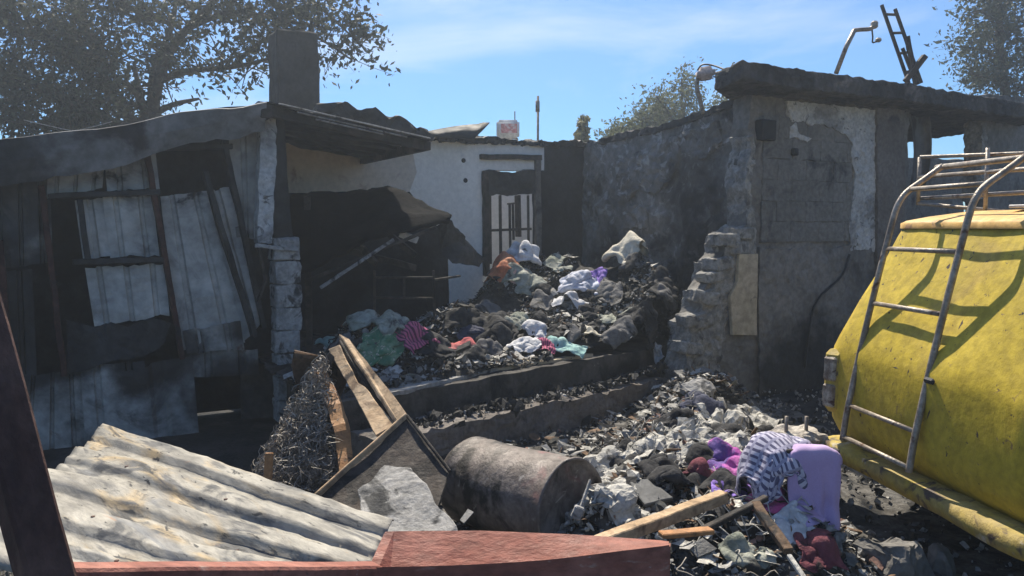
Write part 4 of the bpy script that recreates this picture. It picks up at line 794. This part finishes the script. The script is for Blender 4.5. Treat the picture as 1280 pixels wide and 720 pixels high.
def cloth(name, label, px, py, w_, h_, mat, seed, n=22, sqz=.6, rot=None, cat='cloth', group=None, lift=.1, bumps=(), at=None, steps=110, zf=None, lump=.10, wrk=.022, flat=False):
    a = at or hit(px, py); r_ = rot if rot is not None else random.Random(seed).uniform(0, 3.1)
    p = drape(w_, h_, n, a.x, a.y, a.z+lift, sqz, r_, seed, steps, bumps, zf, 0 if bumps else lump*min(w_, h_)/.3); nx, ny = p.shape[:2]
    gx, gy = np.gradient(p, axis=0), np.gradient(p, axis=1); nn = np.cross(gx, gy); nn /= np.linalg.norm(nn, axis=-1, keepdims=True)+1e-9
    uu, vv = np.meshgrid(np.linspace(0, w_, nx), np.linspace(0, h_, ny), indexing='ij'); o_ = seed*3.7
    wr = np.abs(fnoise(uu+o_, vv*1.6+o_, 7, 2))*wrk*2.2+fnoise(uu*1.3-o_, vv, 16, 2)*wrk*.6; p = p+nn*wr[..., None]
    F = [(i*ny+j, (i+1)*ny+j, (i+1)*ny+j+1, i*ny+j+1) for i in range(nx-1) for j in range(ny-1)]
    me = bpy.data.meshes.new(name); me.from_pydata(p.reshape(-1, 3).tolist(), [], F); uv = me.uv_layers.new(name='UVMap'); li = np.empty(len(me.loops), int); me.loops.foreach_get('vertex_index', li)
    uv.data.foreach_set('uv', np.stack([(li//ny)/(nx-1), (li % ny)/(ny-1)], 1).ravel()); me.update(); o = link(name, me, mat, None, not flat); setorigin(o)
    md = o.modifiers.new('t', 'SOLIDIFY'); md.thickness = .005; md.offset = 1; sb = None if flat else o.modifiers.new('s', 'SUBSURF')
    if sb: sb.levels = 1; sb.render_levels = 1
    return tag(o, label, cat, group)
def stripes(sx, sy, dark):
    def f(N, L, mix, c1, c2):
        uv = N.new('ShaderNodeUVMap'); sp = N.new('ShaderNodeSeparateXYZ'); L(uv.outputs[0], sp.inputs[0]); out = None; col = None
        def line(o, k, wd):
            a = N.new('ShaderNodeMath'); a.operation = 'MULTIPLY'; L(o, a.inputs[0]); a.inputs[1].default_value = k
            b = N.new('ShaderNodeMath'); b.operation = 'FRACT'; L(a.outputs[0], b.inputs[0]); c = N.new('ShaderNodeMath'); c.operation = 'LESS_THAN'; L(b.outputs[0], c.inputs[0]); c.inputs[1].default_value = wd; return c.outputs[0]
        col = mix(line(sp.outputs[0], sx, .45), c1, c2) if sx else c1
        if sy: col = mix(line(sp.outputs[1], sy, .25), col, dark)
        return col
    return f
CL = dict(bump=.7, bscale=26, rough=.9, bdist=.03, vari=.3)
dirt = [((0.06, 0.058, 0.055), 9, .60, .72)]
k_white = M('white_cotton', (.60, .60, .62), (.66, .66, .67), 4, layers=[((0.10, 0.10, 0.10), 9, .64, .74)], **CL)
k_blue = M('pale_blue_cotton', (.52, .55, .66), (.60, .62, .70), 4, layers=dirt, **CL)
k_cream = M('cream_cotton', (.58, .53, .42), (.64, .60, .50), 4, layers=dirt, **CL)
k_pink = M('dusty_pink_cloth', (.50, .33, .32), (.56, .40, .38), 4, layers=dirt, **CL)
k_orange = M('rusty_orange_cloth', (.45, .14, .07), (.50, .22, .12), 4, layers=dirt, **CL)
k_red = M('faded_red_cloth', (.50, .12, .12), (.55, .2, .18), 4, layers=dirt, **CL)
k_teal = M('teal_cloth', (.28, .48, .46), (.40, .58, .55), 4, layers=dirt, **CL)
k_green = M('green_print', (.07, .20, .11), (.20, .30, .18), 9, layers=[((0.50, 0.47, 0.38), 11, .58, .63, 3), ((.04, .05, .04), 9, .6, .68)], **CL)
k_purple = M('violet_cloth', (.22, .14, .48), (.28, .18, .52), 4, layers=dirt, **CL)
k_magenta = M('magenta_fleece', (.42, .07, .36), (.50, .14, .42), 5, layers=[((.16, .10, .32), 6, .52, .64)], **CL)
k_lilac = M('lilac_towel', (.44, .32, .53), (.49, .37, .58), 3, layers=[((.30, .25, .33), 5, .58, .75)], bump=.4, bscale=260, rough=.95, bdist=.003, vari=.12)
k_check = M('checked_cotton', (.52, .50, .60), (.09, .085, .16), 4, uvpat=stripes(24, 12, (0.3, .29, .40)), bump=.25, bscale=120, rough=.9, bdist=.004, vari=.15)
k_stripe = M('pink_striped_cloth', (.52, .12, .22), (.10, .03, .06), 4, uvpat=stripes(13, 0, (.5, .4, .4)), bump=.25, bscale=120, rough=.9, bdist=.004, vari=.15)
k_hot = M('hot_pink_cloth', (.55, .08, .24), (.60, .16, .32), 5, layers=dirt, **CL)
k_maroon = M('maroon_cloth', (.13, .03, .045), (.20, .06, .075), 7, layers=[((.03, .02, .02), 6, .55, .68)], **CL)
k_dark = M('charred_cloth', (.018, .018, .02), (.045, .044, .045), 6, layers=[((.16, .155, .15), 10, .62, .74)], **CL)
k_grey = M('sooty_grey_cloth', (.10, .10, .105), (.18, .175, .17), 6, layers=[((.025, .025, .025), 6, .54, .66)], **CL)
k_indigo = M('navy_cloth', (.035, .04, .075), (.06, .065, .10), 6, layers=dirt, **CL)
k_olive = M('ash_green_cloth', (.25, .27, .22), (.36, .37, .32), 7, layers=[((.05, .05, .05), 9, .54, .66)], **CL)
NAMED = [  # px, py, w, h, mat, squeeze, name, label
    (690, 312, .40, .40, k_cream, .5, 'shirt', 'cream crumpled shirt on the very top of the indoor heap'),
    (655, 330, .62, .50, k_white, .55, 'sheet', 'white bunched sheet beside the orange cloth near the burnt doorway'),
    (628, 338, .50, .44, k_orange, .55, 'blanket', 'rusty orange blanket at the doorway end of the indoor heap'),
    (650, 350, .30, .28, k_pink, .6, 'scarf', 'dusty pink scarf under the white bunched sheet'),
    (722, 366, .52, .50, k_blue, .55, 'pillowcase', 'pale blue pillowcase in the middle of the indoor heap'),
    (712, 383, .45, .22, k_white, .65, 'towel', 'narrow white towel hanging below the pale blue pillowcase'),
    (748, 352, .30, .28, k_purple, .6, 'jumper', 'dark violet jumper wedged between the pale blue and cream cloths'),
    (782, 330, .72, .52, k_cream, .72, 'pillow_cover', 'large cream pillow cover lying flat on the indoor heap'),
    (835, 345, .58, .46, k_pink, .55, 'blouse', 'dusty pink blouse at the side wall end of the indoor heap'),
    (850, 318, .46, .46, k_white, .5, 'vest', 'white ash-stained vest high against the scorched side wall'),
    (868, 350, .35, .35, k_olive, .5, 'jacket', 'grey green crumpled jacket beside the broken wall end'),
    (878, 330, .25, .3, k_orange, .5, 'cap', 'burnt orange cap by the broken wall end'),
    (505, 400, .50, .42, k_cream, .6, 'headscarf', 'cream headscarf on top of the clothes bundle near the shed post'),
    (511, 394, .24, .22, k_purple, .7, 'patch_cloth', 'small violet cloth on top of the clothes bundle'),
    (522, 432, .40, .34, k_stripe, .6, 'striped_shirt', 'pink and maroon striped shirt in the clothes bundle'),
    (470, 440, .50, .44, k_green, .6, 'printed_dress', 'green printed dress in the clothes bundle beside the cabinet boards'),
    (455, 408, .50, .36, k_olive, .5, 'cardigan', 'ash green cardigan at the back of the clothes bundle'),
    (492, 415, .44, .34, k_olive, .5, 'shawl', 'ash green folded shawl under the cream headscarf'),
    (440, 402, .34, .30, k_green, .55, 'apron', 'dark green apron at the shed side of the clothes bundle'),
    (478, 392, .36, .25, k_indigo, .55, 'trousers', 'navy trousers at the very back of the clothes bundle'),
    (545, 440, .40, .36, k_dark, .55, 'coat', 'black charred coat right of the striped shirt'),
    (578, 440, .30, .22, k_red, .7, 'tea_towel', 'faded red tea towel on the floor edge beside the black coat'),
    (610, 442, .36, .34, k_grey, .5, 'sweater', 'sooty grey sweater right of the faded red tea towel'),
    (655, 445, .34, .26, k_white, .6, 'napkin', 'white napkin on the pale floor board'),
    (680, 438, .26, .22, k_stripe, .6, 'striped_sock', 'small pink striped cloth on the floor board'),
    (706, 442, .40, .20, k_teal, .75, 'teal_cloth', 'teal cloth lying flat at the edge of the floor slab'),
    (668, 418, .38, .28, k_white, .5, 'nappy', 'white crumpled cloth just behind the teal cloth'),
    (640, 410, .36, .26, k_olive, .5, 'rag', 'ash green rag in the low debris between bundle and heap'),
    (408, 430, .20, .18, k_teal, .6, 'glove', 'small teal cloth beside the top of the cabinet boards'),
    (790, 395, .28, .26, k_olive, .45, 'bonnet', 'ash green knotted cloth on the lower slope of the indoor heap'),
    (935, 405, .2, .2, k_hot, .5, 'ribbon', 'scrap of hot pink cloth at the foot of the broken wall'),
    (905, 598, .46, .42, k_magenta, .5, 'fleece', 'magenta fleece on the debris left of the checked bundle'),
    (912, 622, .28, .22, k_purple, .55, 'violet_rag', 'violet rag under the magenta fleece'),
    (875, 605, .30, .22, k_maroon, .6, 'maroon_rag', 'maroon rag above the end of the timber plank'),
    (960, 632, .24, .26, k_hot, .5, 'pink_rag', 'hot pink rag hanging below the checked bundle'),
    (985, 665, .22, .22, k_white, .5, 'white_rag', 'white rag lying below the hot pink rag'),
    (935, 700, .20, .34, k_olive, .5, 'pale_strip', 'pale greenish torn strip hanging at the edge of the debris'),
    (880, 510, .40, .34, k_indigo, .5, 'denim_rag', 'dull navy rag behind the white ash on the outdoor heap'),
]
for i, (px, py, cw, chh, mt, sq_, nm, lb) in enumerate(NAMED):
    zo = {'headscarf': .13, 'patch_cloth': .17, 'striped_shirt': .10, 'shawl': .07, 'sheet': .07, 'pillow_cover': .10, 'blouse': .07, 'pillowcase': .07, 'vest': .1, 'shirt': .06, 'blanket': .05, 'tea_towel': .05, 'napkin': .05, 'fleece': .07, 'violet_rag': .06, 'towel': .06, 'jumper': .05}.get(nm, 0)
    cloth(nm, lb, px, py, cw, chh, mt, 100+i, sqz=sq_, zf=(lambda x, y, zo=zo: H(x, y)+zo*.35) if zo else None, lump=.10+zo*.45)
for i, (px, py, cw, chh, mt, lb) in enumerate([
    (610, 395, .36, .3, k_grey, 'sooty grey shirt at the low doorway side of the indoor heap'), (750, 405, .34, .24, k_olive, 'ash green rag low on the middle of the indoor heap'),
    (820, 400, .3, .25, k_white, 'white scrap low on the indoor heap toward the broken wall'), (700, 340, .3, .3, k_olive, 'ash green shirt just below the top of the indoor heap'),
    (768, 372, .34, .3, k_grey, 'grey shirt between the pale pillowcase and the flat pillow cover'), (855, 385, .36, .3, k_grey, 'grey ashen garment beside the stepped wall stub'),
    (590, 425, .3, .25, k_indigo, 'navy rag between the clothes bundle and the indoor heap'), (420, 455, .3, .25, k_grey, 'grey rag on the floor slab behind the cabinet boards'),
    (735, 425, .3, .22, k_cream, 'cream scrap behind the edge of the floor slab'), (780, 420, .36, .22, k_grey, 'grey rag at the far end of the floor slab edge')]):
    cloth('crumpled_cloth', lb, px, py, cw, chh, mt, 200+i, n=18, sqz=.5)
# look-alike charred garments
rnd = random.Random(77)
for i in range(34):
    px = rnd.uniform(600, 880); py = rnd.uniform(318, 425)+max(0, (640-px)*.4)
    cloth('charred_garment', 'black charred garment crumpled in the indoor heap', px, py, rnd.uniform(.25, .5), rnd.uniform(.22, .4), k_dark, 300+i, n=16, sqz=rnd.uniform(.4, .6), group='charred garments in the indoor heap', steps=80)
for i in range(20):
    px = rnd.uniform(625, 880); py = rnd.uniform(310, 430)
    cloth('sooty_garment', 'sooty grey garment crumpled in the indoor heap', px, py, rnd.uniform(.2, .4), rnd.uniform(.18, .32), rnd.choice([k_grey, k_olive]), 400+i, n=16, sqz=rnd.uniform(.4, .6), group='sooty garments in the indoor heap', steps=80)
for i in range(12):
    px = rnd.uniform(395, 600); py = rnd.uniform(400, 460)
    cloth('burnt_rag', 'dark burnt rag in the clothes bundle on the floor slab', px, py, rnd.uniform(.25, .4), rnd.uniform(.2, .34), rnd.choice([k_dark, k_grey, k_dark]), 500+i, n=16, sqz=rnd.uniform(.45, .6), group='burnt rags in the clothes bundle', steps=80)
WH = [(848, 545), (872, 530), (895, 520), (915, 540), (935, 525), (860, 565), (885, 560), (905, 565), (925, 560), (845, 580), (770, 600), (765, 620), (775, 640), (955, 535), (825, 560), (800, 580), (760, 585)]
for i, (px, py) in enumerate(WH):
    cloth('ashen_paper', 'white ashen sheet crumpled on the outdoor debris heap', px, py, rnd.uniform(.20, .34), rnd.uniform(.16, .26), m_white, 600+i, n=15, lump=.05, wrk=.045, flat=True, sqz=rnd.uniform(.45, .6), cat='paper', group='white ashen sheets on the outdoor heap', steps=80)
for i in range(14):
    px = rnd.uniform(760, 960); py = rnd.uniform(520, 640)
    cloth('charred_rag', 'black charred rag crumpled on the outdoor debris heap', px, py, rnd.uniform(.2, .36), rnd.uniform(.2, .3), k_dark, 700+i, n=16, sqz=rnd.uniform(.45, .6), group='charred rags on the outdoor heap', steps=80)
# checked bundle and lilac towel hung on a burnt stump
stp = P(1012, 640, 3.62); stz = P(1015, 562, 3.62).z
rs = thing('burnt_chair_back', 'burnt broken chair back that carries the lilac towel', 'chair back', V0(stp, 0))
for dx in (-.09, .09): beam('post', V0(stp+Vector((dx, .0, 0)), 0), V0(stp+Vector((dx, 0, 0)), stz-.01), .035, .035, m_wooddk, rs, amp=.004, L=.08)
beam('top_rail', V0(stp+Vector((-.125, 0, 0)), stz-.02), V0(stp+Vector((.125, 0, 0)), stz-.02), .05, .05, m_wooddk, rs)
tb = [(stp.x, stp.y, .065, stz+.008, .02), (stp.x, stp.y, .085, stz+.002, .03), (stp.x, stp.y, .10, stz-.008, .038), (stp.x, stp.y, .112, stz-.022, .042), (stp.x, stp.y, .12, stz-.045, .044)]
cloth('lilac_towel', 'plain lilac towel hung over the burnt chair back', 0, 0, .29, .56, k_lilac, 900, n=22, sqz=.90, rot=.10, lift=.05, wrk=.008, bumps=tb, at=Vector((stp.x, stp.y-.02, stz+.03)), steps=150, cat='towel')
ck = P(968, 590, 3.72); tb2 = [(ck.x, ck.y, r_, P(968, 548, 3.72).z-.11*(r_/.14)**2*.9) for r_ in (.14, .12, .10, .08, .05, .03)]
tb2 = [(ck.x, ck.y, .15*math.sin(a), (P(968, 545, 3.72).z-.15)+.15*math.cos(a)) for a in np.linspace(.1, 1.5, 14)]
tb2 += [(ck.x+.10*math.cos(k*2.1)+.02, ck.y+.08*math.sin(k*2.1), .045+.01*(k % 3), P(968, 545, 3.72).z-.03-.025*(k % 4)) for k in range(7)]
cloth('checked_shirt', 'bundled dark blue and white checked shirt beside the lilac towel', 0, 0, .60, .60, k_check, 910, n=40, sqz=.7, rot=.5, lift=.03, wrk=.02, bumps=tb2, at=Vector((ck.x, ck.y, P(968, 545, 3.72).z+.02)), steps=150, cat='shirt')
cloth('maroon_garment', 'maroon garment trailing on the ground beneath the lilac towel', 1015, 690, .26, .28, k_maroon, 920, sqz=.5, lift=.12)

# ================================================================== FINE DEBRIS (uncountable)
def ico(sub=1):
    bm = bmesh.new(); bmesh.ops.create_icosphere(bm, subdivisions=sub, radius=1); v = np.array([tuple(x.co) for x in bm.verts]); f = np.array([[x.index for x in q.verts] for q in bm.faces]); bm.free(); return v, f
ICO = ico(1); CUBE = (np.array([(x, y, z) for x in (-1, 1) for y in (-1, 1) for z in (-1, 1)], float), np.array([(0, 1, 3), (0, 3, 2), (4, 6, 7), (4, 7, 5), (0, 4, 5), (0, 5, 1), (2, 3, 7), (2, 7, 6), (0, 2, 6), (0, 6, 4), (1, 5, 7), (1, 7, 3)]))
def rot_rand(n, rng):
    q = rng.normal(size=(n, 4)); q /= np.linalg.norm(q, axis=1)[:, None]; a, b, c, d = q.T
    return np.stack([np.stack([1-2*(c*c+d*d), 2*(b*c-a*d), 2*(b*d+a*c)], -1), np.stack([2*(b*c+a*d), 1-2*(b*b+d*d), 2*(c*d-a*b)], -1), np.stack([2*(b*d-a*c), 2*(c*d+a*b), 1-2*(b*b+c*c)], -1)], 1)
def scatter(name, label, mat, n, sampler, base, smin, smax, asp, jit, seed, zoff=0.0, tilt=None):
    rng = np.random.default_rng(seed); xy = sampler(n, rng); n = len(xy); z = H(xy[:, 0], xy[:, 1]); bv, bf = base
    s = (smin*(smax/smin)**rng.random(n)); sc = s[:, None]*np.array(asp)*rng.uniform(.6, 1.4, (n, 3))
    v = bv[None]*sc[:, None, :]*(1+rng.normal(0, jit, (n, len(bv), 1)))+rng.normal(0, jit*.3, (n, len(bv), 3))*s[:, None, None]
    R = rot_rand(n, rng)
    if tilt is not None:
        a = rng.uniform(0, 6.28, n); b = rng.normal(0, tilt, n); c_ = rng.normal(0, tilt, n); z0, o1 = np.zeros(n), np.ones(n)
        Rz = np.stack([np.stack([np.cos(a), -np.sin(a), z0], -1), np.stack([np.sin(a), np.cos(a), z0], -1), np.stack([z0, z0, o1], -1)], 1); Rx = np.stack([np.stack([o1, z0, z0], -1), np.stack([z0, np.cos(b), -np.sin(b)], -1), np.stack([z0, np.sin(b), np.cos(b)], -1)], 1); Ry = np.stack([np.stack([np.cos(c_), z0, np.sin(c_)], -1), np.stack([z0, o1, z0], -1), np.stack([-np.sin(c_), z0, np.cos(c_)], -1)], 1); R = Rx @ Ry @ Rz
    v = np.einsum('nij,nkj->nki', R, v)
    v += np.stack([xy[:, 0], xy[:, 1], z+zoff+s*.15], -1)[:, None, :]
    f = (bf[None]+(np.arange(n)*len(bv))[:, None, None]).reshape(-1, 3)
    me = bpy.data.meshes.new(name); me.from_pydata(v.reshape(-1, 3).tolist(), [], f.tolist()); me.update(); o = link(name, me, mat); o['kind'] = 'stuff'; tag(o, label, 'debris'); return o
def poly_ok(x, y):
    return keep_in(x, y)
def s_in(n, rng):
    x = rng.uniform(-1.6, 2.2, n*3); y = rng.uniform(5.3, 9.9, n*3); k = keep_in(x, y) & (fnoise(x, y, 1.7) > -.25); return np.stack([x[k], y[k]], 1)[:n]
def s_out(n, rng):
    x = rng.uniform(-.6, 2.0, n*4); y = rng.uniform(2.9, 6.9, n*4); s = (x-EL.x)*EN.x+(y-EL.y)*EN.y; h = Hout(x, y)
    k = (s < -.15) & (rng.random(n*4) < np.clip(h*4, .06, 1)) & ~((x > 1.72) & (y < 4.7)); return np.stack([x[k], y[k]], 1)[:n]
def s_heap(n, rng):
    c = np.array([[1.15, 5.15], [1.0, 4.7], [1.35, 4.7], [.75, 4.2], [1.45, 4.9]]); p = c[rng.integers(0, 5, n)]+rng.normal(0, .2, (n, 2)); s = (p[:, 0]-EL.x)*EN.x+(p[:, 1]-EL.y)*EN.y; return p[s < -.2]
def s_edge(n, rng):
    t = rng.uniform(.25, 1.0, n); d = rng.normal(-.02, .05, n); p = np.array([EL.x, EL.y])+t[:, None]*np.array([ER.x-EL.x, ER.y-EL.y])+d[:, None]*np.array([EN.x, EN.y]); q = p-np.array([EN.x, EN.y])*.0; return q
def s_wide(n, rng):
    x = rng.uniform(-3.4, 3.8, n*2); y = rng.uniform(2.4, 7.6, n*2); s = (x-EL.x)*EN.x+(y-EL.y)*EN.y; k = (s < -.1); return np.stack([x[k], y[k]], 1)[:n]
scatter('char_fragments', 'black char fragments covering the indoor heap', m_char, 3000, s_in, CUBE, .004, .02, (1, .6, .3), .25, 1)
scatter('ash_flakes', 'grey ash flakes over the indoor heap', m_ash, 4500, s_in, CUBE, .004, .018, (1, .7, .12), .25, 2, .012)
scatter('char_lumps', 'lumps of char in the indoor heap', m_char, 500, s_in, ICO, .02, .05, (1, .8, .6), .22, 3)
scatter('grey_lumps', 'crumpled grey ash lumps in the indoor heap', m_ash, 500, s_in, ICO, .012, .035, (1, .8, .5), .28, 4, .01)
scatter('burnt_splinters', 'burnt splinters in the indoor heap', m_brown, 500, s_in, CUBE, .012, .07, (1, .10, .08), .1, 5, .015)
scatter('char_fragments_outside', 'black char fragments over the outdoor rubble', m_char, 3200, s_out, CUBE, .004, .022, (1, .6, .35), .25, 6)
scatter('ash_flakes_outside', 'grey ash flakes over the outdoor rubble', m_ash, 5000, s_out, CUBE, .003, .018, (1, .7, .2), .25, 7, .008)
scatter('white_ash_lumps', 'white ash lumps over the outdoor heap', m_white, 800, s_heap, ICO, .008, .03, (1, .8, .5), .3, 8, .012)
scatter('char_lumps_outside', 'lumps of char over the outdoor heap', m_char, 600, s_out, ICO, .015, .045, (1, .8, .6), .25, 9)
scatter('splinters_outside', 'burnt splinters over the outdoor rubble', m_brown, 600, s_out, CUBE, .012, .08, (1, .08, .06), .1, 10, .02)
scatter('grit', 'grit and cinders scattered over the black ground', m_ash, 2600, s_wide, CUBE, .003, .016, (1, .8, .6), .25, 11)
scatter('cinders', 'black cinders scattered over the ground', m_char, 1800, s_wide, CUBE, .004, .02, (1, .8, .6), .25, 12)
m_brk = M('broken_brick', (.20, .10, .07), (.28, .17, .13), 9, .9, .6, 40, island=.4, layers=[((.05, .048, .045), 9, .52, .64)])
scatter('masonry_chunks', 'chunks of broken block and plaster over the outdoor rubble', m_rough, 200, s_out, CUBE, .01, .045, (1, .75, .55), .22, 21, .01)
scatter('brick_chips', 'brick chips over the outdoor rubble', m_brk, 220, s_out, CUBE, .008, .035, (1, .6, .5), .2, 22, .01)
scatter('masonry_chunks_inside', 'chunks of broken plaster in the indoor heap', m_rough, 160, s_in, CUBE, .012, .05, (1, .75, .5), .22, 23, .01)
def s_drum(n, rng): p = np.array([.42, 3.72])+rng.normal(0, 1, (n, 2))*np.array([.14, .12]); return p
def s_step(n, rng):
    t = rng.uniform(.1, 1.0, n); d = -.16+rng.normal(0, .07, n); return np.array([EL.x, EL.y])+t[:, None]*np.array([ER.x-EL.x, ER.y-EL.y])+d[:, None]*np.array([EN.x, EN.y])
scatter('step_debris', 'char and ash fragments lying on the step', m_char, 500, s_step, CUBE, .006, .04, (1, .6, .5), .25, 24, .24)
scatter('step_ash', 'ash crumbs lying on the step', m_ash, 500, s_step, ICO, .004, .018, (1, .8, .6), .25, 25, .24)
scatter('drum_ash', 'white and grey ash heaped against the drum mouth', m_white, 160, s_drum, ICO, .012, .05, (1, .8, .5), .3, 26, .04)
FL = []; 
fx = [(-1, -.6, 0), (0, -.8, .15), (1, -.5, 0), (.9, .5, .1), (.1, .8, -.05), (-.9, .6, .1), (0, 0, .12)]; FLAKE = (np.array(fx), np.array([(6, 0, 1), (6, 1, 2), (6, 2, 3), (6, 3, 4), (6, 4, 5), (6, 5, 0)]))
for nm_, mt_, cnt_, sm_, sd2 in (('pale_scraps', m_white, 420, s_out, 41), ('grey_scraps', m_ash, 600, s_out, 42), ('brown_scraps', m_brown, 420, s_out, 43), ('black_scraps', m_char, 600, s_out, 44), ('pale_scraps_inside', m_white, 260, s_in, 45), ('grey_scraps_inside', m_ash, 420, s_in, 46), ('black_scraps_inside', m_char, 700, s_in, 47)):
    scatter(nm_, nm_.split('_')[0]+' burnt scraps of paper and card lying on the '+('indoor heap' if 'inside' in nm_ else 'outdoor rubble'), mt_, cnt_, sm_, FLAKE, .012, .065, (1, .8, 1), .22, sd2, .02, .35)
# loose wires
rnd = random.Random(31)
for i in range(46):
    x, y = (rnd.uniform(.75, 1.5), rnd.uniform(2.95, 3.7)) if i < 26 else (rnd.uniform(.5, 1.5), rnd.uniform(4.0, 5.2)); pts = []; a = rnd.uniform(0, 6.28)
    for k in range(8):
        pts.append(Vector((x, y, float(H(x, y))+.03+rnd.uniform(0, .07)))); a += rnd.gauss(.5, .5); x += .05*math.cos(a); y += .05*math.sin(a)
    o = tube('loose_wire', smooth_path(pts, 3), .003, rnd.choice([m_ash, m_wire, m_white]), None, 4); setorigin(o); tag(o, 'thin curled wire lying in the debris around the timber plank', 'wire', 'loose wires in the debris')
# grass tuft by the gate post
rnd = random.Random(8); V = []; F = []; gc = V0(P(6, 690, 2.6), .35)
for i in range(140):
    b = gc+Vector((rnd.gauss(0, .06), rnd.gauss(0, .08), -.35)); t = b+Vector((rnd.gauss(0, .06), rnd.gauss(0, .06), rnd.uniform(.3, .5))); s = Vector((rnd.gauss(0, 1), rnd.gauss(0, 1), 0)).normalized()*.005; k = len(V); V += [b-s, b+s, b.lerp(t, .6)+s*.7, t, b.lerp(t, .6)-s*.7]; F.append((k, k+1, k+2, k+3, k+4))
o = from_py('grass_tuft', V, F, m_grass); setorigin(o); tag(o, 'tuft of green grass beside the leaning gate post', 'grass'); o['kind'] = 'stuff'

# ================================================================== SMOKY AIR
hz = from_py('haze', [(x, y, z) for z in (-1.0, 16.0) for y in (-6, 30) for x in (-25, 25)], [(0, 2, 3, 1), (4, 5, 7, 6), (0, 1, 5, 4), (1, 3, 7, 5), (3, 2, 6, 7), (2, 0, 4, 6)], None); hz['kind'] = 'stuff'
tag(hz, 'thin drifting smoke haze filling the yard', 'haze')
mh = bpy.data.materials.new('smoke_haze'); mh.use_nodes = True; n_ = mh.node_tree; n_.nodes.clear(); oo = n_.nodes.new('ShaderNodeOutputMaterial'); pv = n_.nodes.new('ShaderNodeVolumePrincipled')
pv.inputs['Color'].default_value = (.80, .90, 1, 1); pv.inputs['Density'].default_value = 0.005; pv.inputs['Anisotropy'].default_value = .55; n_.links.new(pv.outputs[0], oo.inputs['Volume']); hz.data.materials.append(mh)
